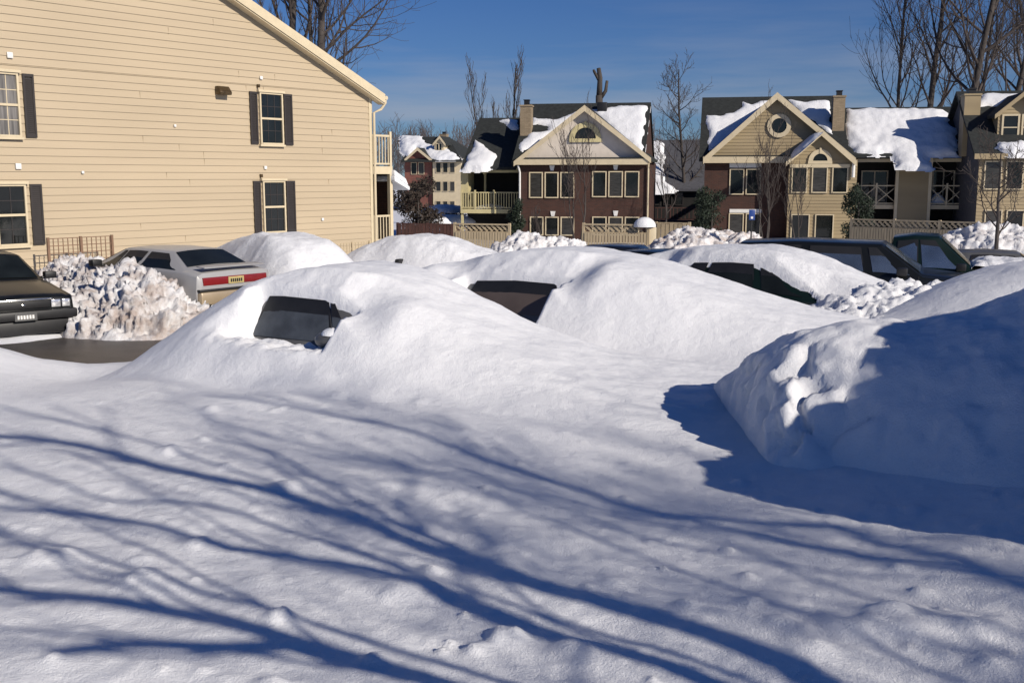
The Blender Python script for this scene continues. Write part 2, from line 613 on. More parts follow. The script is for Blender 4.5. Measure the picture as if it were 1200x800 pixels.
def side_pt(tab, x, f, sgn, off=0.007):
    zb, w, belt, zr, wr = lerp_tab(tab, x)
    a = np.array((x, w * 0.95, belt))
    b = np.array((x, wr, zr - 0.045))
    p = a + (b - a) * f
    n = np.array((0, b[2] - a[2], -(b[1] - a[1])))
    n = n / (np.linalg.norm(n) + 1e-9)
    p = p + n * off
    p[1] *= sgn
    return p


def side_window(tab, name, root, q, m='autoglass', flo=0.07, fhi=0.9, sides=(-1, 1)):
    xb0, xt0, xt1, xb1 = q
    for sg in sides:
        P = np.zeros((9, 5, 3))
        for i in range(9):
            for j in range(5):
                f = flo + (fhi - flo) * j / 4
                k = j / 4
                x = mix(mix(xb0, xt0, k), mix(xb1, xt1, k), i / 8)
                P[i, j] = side_pt(tab, x, f, sg)
        Q = P.copy()
        cen = P.mean(axis=(0, 1))
        dv = P - cen
        sz = np.abs(dv).max(axis=(0, 1)) + 1e-6
        Q = cen + dv * np.array((1 + 0.022 / sz[0], 1, 1 + 0.02 / sz[2])) - np.array((0, sg * 0.0035, 0.0))
        if sg > 0:
            P, Q = P[::-1], Q[::-1]
        b = MB()
        b.grid(P)
        w_ = b.build(name, m, root, smooth=True)
        b = MB()
        b.grid(Q)
        b.build('window_seal', 'black', w_, smooth=True)


def end_glass(tab, name, root, xa, xb, m='autoglass', inset=0.1):
    """glass between two stations over the full width (windscreen or rear window)"""
    P = np.zeros((7, 5, 3))
    for i in range(7):
        f = 0.08 + 0.84 * i / 6
        x = mix(xa, xb, f)
        zb, w, belt, zr, wr = lerp_tab(tab, x)
        for j in range(5):
            t = (j / 4 * 2 - 1)
            P[i, j] = (x, t * (wr - 0.06), zr + 0.008 - 0.012 * abs(t) - 0.012 * (abs(t) > 0.8))
    n = np.array((-(P[-1, 2, 2] - P[0, 2, 2]), 0, P[-1, 2, 0] - P[0, 2, 0]))
    n *= np.sign(n[2]) / np.linalg.norm(n)
    P = P + n * 0.012
    if xb < xa:
        P = P[::-1]
    b = MB()
    b.grid(P)
    b.build(name, m, root, smooth=True)


def make_car(name, label, cat, kind, paint, loc, heading, group=None, windows=(), glass='autoglass', wheels=True, detail=True, scale=1.0):
    tab = BODY[kind]
    root = thing(name, label, cat, loc, heading, group)
    root.scale = (scale, scale, scale)
    b = MB()
    R = []
    for row in tab:
        h = ring(*row)
        full = [(p[0], -p[1], p[2]) for p in h] + [(p[0], p[1], p[2]) for p in h[-2::-1]]
        R.append(full)
    n = len(R[0])
    for r in R:
        b.v += r
    for i in range(len(R) - 1):
        for k in range(n - 1):
            a = i * n + k
            b.f.append((a, a + 1, a + n + 1, a + n)[::-1])
        b.f.append((i * n + n - 1, i * n, (i + 1) * n, (i + 1) * n + n - 1)[::-1])
    b.f.append(tuple(range(n)))
    b.f.append(tuple((len(R) - 1) * n + k for k in range(n))[::-1])
    b.build('body', paint, root, bevel=0.028)
    for q in windows:
        side_window(tab, 'side_window', root, q, glass)
    if kind == 'hatch':
        end_glass(tab, 'windscreen', root, 1.08, 0.28, glass)
        end_glass(tab, 'rear_window', root, -1.72, -1.12, glass)
    elif kind == 'buried':
        end_glass(tab, 'windscreen', root, 0.98, 0.30, glass)
    elif kind == 'sedan':
        end_glass(tab, 'windscreen', root, 0.98, 0.30, glass)
        end_glass(tab, 'rear_window', root, -1.40, -0.92, glass)
    elif kind == 'wagon':
        end_glass(tab, 'windscreen', root, 0.98, 0.35, glass)
        end_glass(tab, 'rear_window', root, -2.12, -1.88, glass)
    else:
        end_glass(tab, 'windscreen', root, 0.88, 0.30, glass)
        end_glass(tab, 'rear_window', root, -0.52, -0.46, glass)
    if wheels:
        for wx in (-1.32, 1.38):
            for sg in (-1, 1):
                w = MB()
                w.disc((wx, sg * 0.80, 0.30), (0, 1, 0), 0.305, 0.19, 24)
                t = w.build('wheel', 'rubber', root, bevel=0.02)
                r = MB()
                r.disc((wx, sg * 0.895, 0.30), (0, 1, 0), 0.19, 0.02, 20)
                r.build('rim', 'steel', t)
                ar = MB()
                pts = []
                for k in range(17):
                    an = pi * k / 16
                    pts.append((wx + 0.37 * cos(an), sg * 0.862, 0.29 + 0.36 * sin(an)))
                ar.prism(pts, (0, sg * 0.006, 0))
                ar.build('wheel_arch', 'black', root)
    if detail:
        for sx_ in (0.92, -0.22, -1.02)[:(3 if kind in ('sedan', 'wagon') else 2)]:
            zb, w, belt, zr, wr = lerp_tab(tab, sx_)
            h_ = ring(sx_, zb, w, belt, zr, wr)
            for sg in (-1, 1):
                b = MB()
                b.tube([(p[0], sg * (p[1] + 0.001), p[2]) for p in h_[1:5]], 0.006, 5)
                b.build('door_seam', 'black', root)
        zb, w, belt, zr, wr = lerp_tab(tab, 0.62)
        for sg in (-1, 1):
            m_ = MB()
            m_.box(0.60, 0.72, sg * 0.84 - 0.03, sg * 0.84 + 0.03, belt, belt + 0.05)
            m_.box(0.60, 0.76, sg * 0.97 - 0.11, sg * 0.97 + 0.09, belt + 0.01, belt + 0.13)
            m_.build('wing_mirror', 'black', root, bevel=0.02)
            s_ = MB()
            s_.box(-1.0, 1.0, sg * 0.872 - 0.008, sg * 0.872 + 0.008, 0.5, 0.55)
            s_.build('side_trim', 'black', root)
    return root


def hd(dx, dy):
    return atan2(dy, dx)


# silver hatchback seen from the rear right
H1 = np.array((-0.80, 0.60))
rc = at(274, 340, 19.0)
ctr = rc[:2] + H1 * 2.1
hb = make_car('parked_car', 'clean silver hatchback parked behind the dirty snow pile, full-width red tail light', 'car', 'hatch', 'silver',
              (ctr[0], ctr[1], -0.02), hd(*H1),
              windows=((0.30, 0.16, 0.24, 0.90), (-0.34, -0.46, 0.10, 0.24), (-1.55, -1.08, -0.58, -0.46)))
b = MB()
b.box(-2.172, -2.10, -0.70, 0.70, 0.66, 0.80)
tl = b.build('tail_light', 'red', hb, bevel=0.012)
b = MB()
b.box(-2.182, -2.171, -0.17, 0.17, 0.665, 0.785)
pl = b.build('licence_plate', 'plate', hb)
b = MB()
for k in range(6):
    b.box(-2.1865, -2.182, -0.13 + k * 0.045, -0.10 + k * 0.045, 0.69, 0.75)
b.build('plate_lettering', 'black', pl)
b = MB()
b.box(-2.24, -2.05, -0.80, 0.80, 0.33, 0.555)
b.build('bumper', 'gold_reflection', hb, bevel=0.035)
b = MB()
b.box(-2.215, -2.06, -0.805, 0.805, 0.56, 0.60)
b.build('bumper_strip', 'black', hb, bevel=0.01)
b = MB()
b.box(-2.2, -1.9, -0.72, 0.72, 0.22, 0.325)
b.build('rear_valance', 'black', hb)
b = MB()
b.prism([(-2.17, -0.66, 0.955), (-1.93, -0.66, 0.975), (-1.93, 0.66, 0.975), (-2.17, 0.66, 0.955)], (0, 0, 0.022))
b.build('spoiler', 'silver', hb, bevel=0.008)

# black saloon at the left edge, nose towards the camera
H2 = np.array((0.66, -0.751))
nose = at(26, 352, 17.0)
ctr = nose[:2] - H2 * 2.27
bc = make_car('parked_car', 'black saloon at the left edge facing the camera beside the dirty snow pile', 'car', 'sedan', 'blackpaint',
              (ctr[0], ctr[1], float(terrain(*ctr)) - 0.02), hd(*H2),
              windows=((0.22, 0.10, 0.24, 0.80), (-0.62, -0.55, 0.02, 0.12), (-1.15, -0.84, -0.64, -0.70)))
b = MB()
b.box(2.27, 2.30, -0.42, 0.42, 0.58, 0.70)
gr = b.build('grille', 'black', bc, bevel=0.006)
b = MB()
b.box(2.27, 2.318, -0.45, 0.45, 0.702, 0.735)
b.box(2.29, 2.312, -0.03, 0.03, 0.625, 0.65)
b.build('grille_trim', 'chrome', bc, bevel=0.006)
for yy, ww in ((-0.51, 0.075), (-0.67, 0.065), (0.51, 0.075), (0.67, 0.065)):
    b = MB()
    b.box(2.25, 2.305, yy - ww, yy + ww, 0.575, 0.70)
    h = b.build('headlight', 'lamp', bc, bevel=0.012)
b = MB()
b.box(2.24, 2.40, -0.82, 0.82, 0.40, 0.55)
b.build('bumper', 'black', bc, bevel=0.03)
b = MB()
b.box(2.40, 2.412, -0.17, 0.17, 0.40, 0.52)
pl = b.build('licence_plate', 'greypaint', bc)
b = MB()
for k in range(6):
    b.box(2.412, 2.416, -0.13 + k * 0.045, -0.10 + k * 0.045, 0.43, 0.49)
b.build('plate_lettering', 'white', pl)
b = MB()
b.box(2.2, 2.33, -0.78, 0.78, 0.16, 0.39)
b.build('front_valance', 'black', bc, bevel=0.03)

# dark estate and pickup in the right-hand row
HR = np.array((0.93, -0.367))
c4 = (5.75, 17.6)
make_car('parked_car', 'black estate car parked behind the green car under snow, long flat roof', 'car', 'wagon', 'blackpaint',
         (c4[0], c4[1], float(terrain(*c4)) + 0.17), hd(*HR), glass='autoglass_r',
         windows=((0.24, 0.16, 0.28, 0.80), (-0.78, -0.72, 0.02, 0.10), (-1.78, -1.72, -0.90, -0.92)))
c5 = (7.5, 19.6)
pk = make_car('parked_pickup', 'dark pickup with a snow covered bonnet facing right', 'pickup', 'pickup', 'greenpaint',
              (c5[0], c5[1], float(terrain(*c5)) + 0.12), hd(*HR), glass='autoglass_r',
              windows=((0.05, 0.0, 0.24, 0.70), (-0.38, -0.36, -0.06, -0.04)))
A, B = np.meshgrid(np.linspace(0.85, 2.15, 40), np.linspace(-0.8, 0.8, 44), indexing='ij')
hz_ = np.interp(A, [0.88, 2.0, 2.2], [0.99, 0.95, 0.86])
eg = np.minimum.reduce([A - 0.85, 2.15 - A, 0.8 - np.abs(B)])
gridmesh('bonnet_snow', A, B, hz_ - 0.03 + 0.17 * np.sqrt(np.clip((eg + 0.10 * fbm(A * 3, B * 3, 3)) / 0.25, 0, 1)) + 0.05 * fbm(A * 4, B * 4, 3), 'snow_rough', pk)
c6 = at(1172, 300, 22.2)
make_car('parked_car', 'dark car half hidden beyond the pickup bonnet, thin snow on its roof', 'car', 'sedan', 'greypaint',
         (c6[0], c6[1], float(terrain(c6[0], c6[1])) - 0.1), hd(*HR),
         windows=((0.20, 0.10, 0.24, 0.78), (-0.62, -0.55, 0.02, 0.12)))
c7 = at(962, 280, 26.0)
make_car('parked_car', 'dark car beyond the black estate, seen above its roof, snow on the windscreen', 'car', 'sedan', 'greenpaint',
         (c7[0], c7[1], float(terrain(c7[0], c7[1])) + 0.05), hd(0.9, -0.43),
         windows=((0.20, 0.10, 0.24, 0.78), (-0.62, -0.55, 0.02, 0.12), (-1.15, -0.84, -0.64, -0.70)))
c8 = at(735, 296, 24.2)
make_car('parked_car', 'dark blue saloon seen low below the tan lattice fence, roof just above the mound', 'car', 'sedan', 'bluepaint',
         (c8[0], c8[1], float(terrain(c8[0], c8[1])) - 0.05), hd(0.95, -0.3),
         windows=((0.20, 0.10, 0.24, 0.78), (-0.62, -0.55, 0.02, 0.12)))
c9 = at(783, 298, 22.8)
make_car('parked_car', 'black saloon with pale pillar parked in front of the plain board fence', 'car', 'sedan', 'blackpaint',
         (c9[0], c9[1], float(terrain(c9[0], c9[1])) - 0.12), hd(0.75, -0.66),
         windows=((0.20, 0.10, 0.24, 0.78), (-0.62, -0.55, 0.02, 0.12)))


# ------------------------------------------------------------------ buried cars
def buried_car(name, label, kind, paint, c, heading, top, half=1.9, flat=0.35, s_rng=(-3.6, 4.2), t_rng=(-2.3, 2.3), carve=None, res=0.03,
               mat='snow', windows=(), glass='autoglass_f', group=None, rough=0.02, mirror=None, skew=0.0, lift=0.0, shrink=0, smooth_m=0.6):
    g0 = float(terrain(*c)) + lift
    root = make_car(name, label, 'car', kind, paint, (c[0], c[1], g0), heading, group, windows=windows, glass=glass, wheels=False, detail=False)
    if shrink:
        for ch_ in root.children:
            ch_.scale = (0.88, 0.88, 0.84)
    s = np.arange(s_rng[0], s_rng[1] + res, res)
    t = np.arange(t_rng[0], t_rng[1] + res, res)
    Sg, Tg = np.meshgrid(s, t, indexing='ij')
    ch, sh = cos(heading), sin(heading)
    WX = c[0] + Sg * ch - Tg * sh
    WY = c[1] + Sg * sh + Tg * ch
    G = ground(WX, WY) - g0
    tp = np.interp(Sg, [k[0] for k in top], [k[1] for k in top])
    # smooth the piecewise profile
    ker = np.ones(int(smooth_m / res))
    ker /= ker.sum()
    prof = np.interp(s, [k[0] for k in top], [k[1] for k in top])
    for _ in range(2):
        prof = np.convolve(np.pad(prof, len(ker), 'edge'), ker, 'same')[len(ker):-len(ker)]
    tp = prof[:, None] + 0 * Tg - lift
    tw = Tg + 0.10 * fbm(WX * 0.7, WY * 0.7, 3) - skew * Sg
    f = 0.86 * sst(half, flat, np.abs(tw)) + 0.14 * sst(half + 0.55, flat, np.abs(tw))
    edge = sst(s_rng[0], s_rng[0] + 0.9, Sg) * sst(s_rng[1], s_rng[1] - 0.9, Sg)
    Z = G - 0.03 + np.maximum(tp - G + 0.03, 0) * f * edge
    Z = Z + rough * (fbm(WX * 1.7, WY * 1.7, 3) + 0.35 * fbm(WX * 5, WY * 5, 3)) * f
    # wind scours and sliding creases on the shoulders
    sl = np.exp(-((np.abs(Tg) - 0.85) / 0.28) ** 2)
    Z = Z + 0.018 * sl * fbm(Sg * 1.4 + 3, Tg * 9, 3) * f
    if carve is not None:
        Z = carve(Sg, Tg, Z, WX, WY)
    gridmesh('snow_cover', Sg, Tg, Z, mat, root)
    return root


def niche(tab, s0, s1, floor, wob=0.04, lean=(0, 0), lip=0.04, depth=1.5, top_f=0.92, arch=0.0):
    """cut back the snow in front of a stretch of the right-hand car side (t < 0)"""
    def fn(Sg, Tg, Z, WX, WY):
        w = np.interp(Sg, [r[0] for r in tab], [r[2] for r in tab]) * 0.95
        belt = np.interp(Sg, [r[0] for r in tab], [r[3] for r in tab])
        zr = np.interp(Sg, [r[0] for r in tab], [r[4] for r in tab])
        wr = np.interp(Sg, [r[0] for r in tab], [r[5] for r in tab])
        k = np.clip((-Tg - wr) / np.maximum(w - wr, 1e-3), 0, 1)       # 0 at the roof edge, 1 at the belt
        glassz = mix(zr - 0.05, belt, k) - 0.05
        nz = wob * fbm(Sg * 4, Tg * 4, 3)
        fl = floor + lean[0] * (Sg - s0) + 0.05 * fbm(Sg * 5, Tg * 5, 3) + 0.03 * np.abs(fbm(Sg * 11, Tg * 11, 2))
        out = np.clip(-Tg - w, 0, 9)
        fl = fl - 0.02 - lip * np.exp(-((out - 0.03) / 0.06) ** 2)
        lo = s0 - 0.45 * sst(0.0, 0.25, out)
        inside = sst(lo + nz, lo + 0.14 + 0.35 * sst(0.0, 0.25, out) + nz, Sg) * sst(s1 + nz, s1 - 0.05 + nz, Sg)
        cap = zr + 0.035 + 0.62 * (Tg + wr) + 0.02 * fbm(Sg * 5, Tg * 5, 2)
        wide = sst(s0 - 0.5, s0 + 0.25, Sg) * sst(s1 + 0.5, s1 - 0.15, Sg)
        Z = mix(Z, np.minimum(Z, np.maximum(cap, zr + 0.02)), wide * (Tg < 0.6))
        side = sst(-0.045, 0.045, -Tg - (wr + 0.02 + 0.03 * fbm(Sg * 2.2, Sg * 0 + 3, 4) + arch * ((Sg - (s0 + s1) / 2) / ((s1 - s0) / 2)) ** 2))
        target = np.where(-Tg > w, fl, np.minimum(glassz, np.where(-Tg > w - 0.02, fl, 9)))
        fade = sst(depth, depth * 0.35, out)
        cut = np.minimum(Z, mix(Z, target, fade))
        return mix(Z, cut, inside * side)
    return fn


HF = radians(-28)
C1 = (-1.56, 10.27)
front = buried_car('buried_car', 'nearest buried car, smooth snow dome with grey side window and door mirror showing', 'buried', 'greypaint', C1, HF,
                   top=[(-2.9, .0), (-2.45, .32), (-1.9, .82), (-1.3, 1.25), (-.75, 1.55), (-.1, 1.69), (.45, 1.64), (1.0, 1.43), (1.7, 1.14), (2.5, .93), (3.0, .86), (4.3, .74)],
                   lift=0.11, half=1.72, flat=0.45, s_rng=(-2.7, 4.5), t_rng=(-2.6, 2.6), res=0.024, smooth_m=0.4,
                   carve=niche(BODY['sedan'], -0.64, 0.60, 0.955, lean=(-0.02, 0), depth=0.9), windows=((-0.56, -0.46, 0.20, 0.36), (0.40, 0.24, 0.28, 0.70)))
b = MB()
mp_ = [(0.56, -1.0, 0.945), (0.60, -1.13, 0.95)]
b.tube([(0.56, -0.80, 0.97), (0.53, -0.90, 0.985)], 0.03, 8)
P = []
for k, (xx, sc_) in enumerate(((0.42, 0.85), (0.445, 1.0), (0.55, 1.0), (0.62, 0.75), (0.645, 0.4))):
    P.append([(xx, -1.0 + 0.115 * sc_ * cos(an) * (1 if abs(cos(an)) < .7 else 1.0), 1.0 + 0.072 * sc_ * sin(an)) for an in np.linspace(0, 2 * pi, 17)])
b.grid(np.array(P))
b.face([p for p in P[-1][:-1]])
mr = b.build('wing_mirror', 'greypaint', front, smooth=True)
A, B = np.meshgrid(np.linspace(0, 1, 8), np.linspace(0, 2 * pi, 17), indexing='ij')
gridmesh('snow_cap', 0.535 + 0.10 * np.sin(A * pi / 2) * np.cos(B), -1.0 + 0.10 * np.sin(A * pi / 2) * np.sin(B),
         1.045 + 0.055 * np.cos(A * pi / 2) + 0.012 * fbm(A * 3, B, 2), 'snow', mr)
b = MB()
b.face([(0.43, y_, z_) for _, y_, z_ in P[0][:-1]][::-1])
b.build('mirror_glass', 'black', mr)

C2 = (0.62, 12.6)
buried_car('buried_car', 'second buried car, wide snow dome with brown side window, behind the nearest one', 'sedan', 'greypaint', C2, radians(-30),
           top=[(-3.6, .4), (-2.7, .98), (-2.0, 1.32), (-1.3, 1.53), (-.3, 1.68), (.4, 1.66), (1.2, 1.52), (2.0, 1.29), (2.9, 1.06), (4.3, .82)],
           lift=0.03, half=1.85, flat=0.5, s_rng=(-3.6, 4.6), t_rng=(-2.4, 2.4), res=0.03,
           carve=niche(BODY['sedan'], -1.05, 0.42, 0.78, depth=1.1, wob=0.03), windows=((-0.98, -0.82, 0.20, 0.36),), glass='autoglass_b')
C3 = (3.55, 14.75)
g3 = buried_car('buried_car', 'dark green car under a snow arch, dark side and rear glass uncovered', 'sedan', 'greenpaint', C3, radians(-33),
                top=[(-3.6, .3), (-3.0, .8), (-2.2, 1.25), (-1.6, 1.45), (-.9, 1.56), (0, 1.58), (.5, 1.48), (1.0, 1.30), (1.5, 1.10), (2.2, .92), (2.8, .74), (3.5, .4)],
                                lift=0.09, smooth_m=0.35, half=1.75, flat=0.5, s_rng=(-3.7, 3.6), t_rng=(-2.2, 2.0), res=0.035, mat='snow_rough', rough=0.03,
                carve=niche(BODY['sedan'], -2.5, 1.45, 0.15, depth=2.2, wob=0.05, arch=0.16), windows=((0.20, 0.12, 0.24, 0.76), (-0.66, -0.56, 0.0, 0.08), (-1.15, -0.84, -0.64, -0.74)), glass='autoglass')
HB = np.array((-0.62, 0.785))
CA = at(318, 300, 22.6)
buried_car('buried_car', 'buried car against the beige wall, snow dome right of the silver hatchback', 'wagon', 'redpaint', (CA[0], CA[1]), hd(*HB),
           top=[(-3.2, .2), (-2.5, .9), (-1.9, 1.45), (-1.0, 1.62), (0, 1.62), (1.0, 1.4), (2.2, 1.1), (3.2, .4)],
           half=1.85, flat=0.4, s_rng=(-3.4, 3.4), t_rng=(-2.2, 2.2), res=0.045, mat='snow_rough', rough=0.05, shrink=1)
CB = at(500, 300, 25.6)
bb = buried_car('buried_car', 'buried car before the far brick houses, snow dome with one dark mirror poking out', 'wagon', 'greypaint', (CB[0], CB[1]), radians(-25),
                top=[(-3.2, .2), (-2.4, .75), (-1.6, 1.2), (-.8, 1.46), (0, 1.52), (.8, 1.38), (1.6, 1.12), (2.6, .8), (3.4, .3)],
                half=1.9, flat=0.4, s_rng=(-3.4, 3.6), t_rng=(-2.2, 2.2), res=0.045, mat='snow_rough', rough=0.05, shrink=1)
CD = (7.0, 11.9)
buried_car('buried_car', 'buried car at the right edge, plain snow dome in front of the dark pickup', 'wagon', 'greypaint', CD, radians(-25),
           top=[(-3.6, .45), (-2.6, .95), (-1.8, 1.35), (-1.0, 1.58), (0, 1.66), (1, 1.6), (2.2, 1.2), (3.4, .8)],
           half=2.0, flat=0.45, s_rng=(-3.8, 3.8), t_rng=(-2.4, 2.4), res=0.04, shrink=1)
b = MB()
b.box(-0.06, 0.06, -0.12, 0.12, 0, 0.17)
pm = at(468, 308, 24.6)
loc = bb.matrix_world  # not evaluated yet; place in the car's own frame
dx, dy = pm[0] - CB[0], pm[1] - CB[1]
ch, sh = cos(radians(-25)), sin(radians(-25))
b.build('wing_mirror', 'black', bb, bevel=0.03, loc=(dx * ch + dy * sh, -dx * sh + dy * ch, pm[2] - float(terrain(CB[0], CB[1])) - 0.08))

# low red car whose roof edge shows behind the nearest dome
cr_ = at(366, 330, 16.4)
rr = make_car('parked_car', 'dark red car almost hidden behind the nearest snow dome, only its lid showing', 'car', 'sedan', 'redpaint',
              (cr_[0] + 0.6, cr_[1] + 1.1, float(terrain(cr_[0], cr_[1])) - 0.25), hd(-0.62, 0.785), windows=((-0.62, -0.55, 0.02, 0.12),), detail=False)


# ------------------------------------------------------------------ snow piles
def pile(name, label, fn, x0, x1, y0, y1, res, m, lump=0.1, lscale=2.2, o=4, group=None):
    X, Y = np.meshgrid(np.arange(x0, x1, res), np.arange(y0, y1, res), indexing='ij')
    G = ground(X, Y)
    h = fn(X, Y)
    k = sst(0.0, 0.25, h)
    wx_, wy_ = X + 0.12 * fbm(X * 2, Y * 2, 3), Y + 0.12 * fbm(X * 2 + 40, Y * 2, 3)
    L = 0.7 * clods(wx_ * lscale * 1.1, wy_ * lscale * 1.1, 3) + 0.9 * fbm(X * lscale * 0.9 + 3, Y * lscale * 0.9, 5, 0.6) + 0.6 * (billow(X * lscale * 0.8, Y * lscale * 0.8, 3) - 0.35) - 0.3
    L2 = clods(wx_ * lscale * 3.1, wy_ * lscale * 3.1, 9) * 0.7 + 0.5 * fbm(X * lscale * 5, Y * lscale * 5, 3) - 0.25
    disp = k * lump * (L + 0.6 * L2) * 1.4 + k * lump * 1.1 * fbm(X * lscale * 0.35 + 5, Y * lscale * 0.35, 3)
    gx_, gy_ = np.gradient(h, res)
    il = 1 / np.sqrt(1 + gx_ ** 2 + gy_ ** 2)
    Z = G + h + disp * il - (h < 0.02) * 0.08
    DX, DY = -gx_ * il * disp, -gy_ * il * disp
    ob = gridmesh(name, X + DX, Y + DY, Z, m, keep=(h > -0.04))
    return tag(ob, label, 'snow pile', group)


def ridge_pile(p0, p1, w, h0, h1, power=1.0):
    p0, p1 = np.array(p0, float), np.array(p1, float)

    def fn(X, Y):
        d = p1 - p0
        L = np.linalg.norm(d)
        d = d / L
        s = (X - p0[0]) * d[0] + (Y - p0[1]) * d[1]
        t = -(X - p0[0]) * d[1] + (Y - p0[1]) * d[0]
        ss = np.clip(s, 0, L)
        dist = np.hypot(s - ss, t) + 0.12 * fbm(X * 0.9, Y * 0.9, 3)
        hh = mix(h0, h1, ss / L)
        return hh * (1 - np.clip(dist / w, 0, 1.1) ** 1.5) ** 1 if power == 1 else hh * (1 - (dist / w) ** power)
    return fn


e0 = at(172, 330, 18.3)
e1 = at(84, 320, 22.8)
pile('snow_pile', 'lumpy brown-stained plowed snow pile between the black saloon and the silver hatchback',
     ridge_pile((e0[0], e0[1]), (e1[0], e1[1]), 1.45, 0.92, 0.9), -11.8, -3.6, 15.5, 25.5, 0.03, 'snow_dirty', 0.13, 4.4)
e0 = at(1032, 362, 13.0)
e1 = at(1096, 352, 13.6)
pile('snow_pile', 'small pile of broken snow chunks beside the dark green buried car',
     ridge_pile((e0[0], e0[1]), (e1[0], e1[1]), 1.1, 0.36, 0.36), 2.6, 7, 11.2, 15.4, 0.025, 'snow_rough', 0.075, 2.6)
for (u, v, y, w, h, m, lab) in ((638, 292, 46, 1.6, 0.95, 'snow_grit', 'snow heap with dry twigs left of the lattice fence'),
                                (838, 290, 46, 2.4, 1.15, 'snow_dirty', 'earth-stained snow heap right of the plain board fence'),
                                (1178, 290, 40, 2.6, 1.5, 'snow_grit', 'tall snow heap behind the small bare tree at the right'),
                                (300, 330, 17.6, 0.8, 0.0, 'snow_grit', '')):
    if not lab:
        continue
    p = at(u, v, y)
    pile('snow_pile', lab, ridge_pile((p[0] - 0.9, p[1]), (p[0] + 0.9, p[1] - 0.2), w, h, h * 0.85), p[0] - 5, p[0] + 5, y - 4, y + 4, 0.06, m, 0.15, 1.9)


def right_ridge(X, Y):
    yc = 7.35 - 0.10 * (X - 2) + 0.12 * perlin(X * 1.1, X * 0 + 3.3)
    A = np.interp(X, [1.60, 1.68, 1.80, 2.0, 2.35, 2.8, 3.2, 3.7, 4.4, 6.5, 8.5, 9.0], [-.1, .26, .52, .66, .71, .68, .74, .95, 1.15, 1.2, .6, -.1])
    d = Y - yc
    wn = np.interp(X, [1.6, 2.0, 2.6, 3.5], [0.75, 1.05, 2.1, 3.0])
    near = mix(1 - np.clip(-d / wn, 0, 1.2) ** 1.8, sst(1.0, 0.0, -d / wn) - 0.04 * np.clip(-d / wn, 0, 1), sst(1.78, 2.05, X))
    farp = 1 - np.clip(d / 1.5, 0, 1.2) ** 1.7
    return np.where(A > 0, A, 0.1) * np.where(d < 0, near, farp) - (A <= 0) * 0.3


X, Y = np.meshgrid(np.arange(1.0, 9.2, 0.025), np.arange(3.6, 9.6, 0.025), indexing='ij')
Hh = right_ridge(X, Y)
face = np.exp(-((X - 1.88) / 0.26) ** 2) * sst(7.4, 6.9, Y)
lum = clods(X * 7 + 0.5 * fbm(X * 3, Y * 3, 2), Y * 7, 5) * 0.7 + 0.5 * fbm(X * 5, Y * 5, 5, 0.6) + 0.5 * (billow(X * 4, Y * 4, 3) - 0.35) - 0.3
Zz = ground(X, Y) + Hh + sst(0, .2, Hh) * ((face * 0.11 + 0.02) * lum + 0.05 * fbm(X * 1.5, Y * 1.5, 4)) - 0.03 * sst(0.05, 0.0, Hh)
cliff = np.exp(-((X - 1.73) / 0.14) ** 2) * sst(0.0, 0.15, Hh)
crag = 0.085 * fbm(Y * 4.5, Zz * 5.5, 4, 0.6) + 0.06 * (billow(Y * 8, Zz * 8, 3) - 0.35)
gridmesh('snow_pile', X + cliff * crag - 0.05 * face * sst(0, .2, Hh) * (0.6 + lum), Y, Zz, 'snow', keep=(Hh > -0.05))
for o in list(C.objects):
    if o.name.startswith('snow_pile') and 'label' not in o:
        tag(o, 'plowed snow ridge at the right with a broken left end, half in shadow', 'snow pile')
pile('snow_pile', 'unseen snow heap added right of the camera to cast the large shadow', ridge_pile((4.07, 4.28), (5.5, 5.8), 1.05, 1.5, 2.25, 3.0),
     1.2, 8.4, 1.0, 7.6, 0.05, 'snow_rough', 0.12, 1.4)  # out of view; added and shaped to block the sun from the ridge


# ------------------------------------------------------------------ house helpers
class Frame:
    def __init__(s, name, label, cat, u, v, y, rz):
        p = at(u, v, y)
        s.o = p
        s.c, s.s = cos(rz), sin(rz)
        s.root = thing(name, label, cat, p, rz)

    def loc(s, w):
        d = np.array(w) - s.o
        return np.array((d[0] * s.c + d[1] * s.s, -d[0] * s.s + d[1] * s.c, d[2]))

    def vec(s, d):
        return np.array((d[0] * s.c + d[1] * s.s, -d[0] * s.s + d[1] * s.c, d[2]))

    def px(s, u, v, yl=0.0):
        a, r = s.loc(CAM), s.vec(ray(u, v))
        t = (yl - a[1]) / r[1]
        p = a + r * t
        return p[0], p[2]

    def plane(s, u, v, p0, n):
        a, r = s.loc(CAM), s.vec(ray(u, v))
        n = np.array(n, float)
        t = np.dot(np.array(p0) - a, n) / np.dot(r, n)
        return a + r * t

    def rect(s, u0, v0, u1, v1, yl=0.0):
        x0, z1 = s.px(u0, v0, yl)
        x1, z0 = s.px(u1, v1, yl)
        return x0, x1, z0, z1


def siding(mb, xl, xr, z0, z1, y, step=0.2, lap=0.02):
    z = z0
    while z < z1 - 1e-3:
        t = min(z + step, z1)
        a0, a1, b0, b1 = xl(z), xr(z), xl(t), xr(t)
        if a1 - a0 < 0.02:
            break
        if b1 < b0:
            b0 = b1 = (b0 + b1) / 2
        mb.face([(a0, y - lap, z), (a1, y - lap, z), (b1, y - 0.003, t), (b0, y - 0.003, t)])
        mb.face([(a0, y + 0.02, z), (a1, y + 0.02, z), (a1, y - lap, z), (a0, y - lap, z)])
        z = t


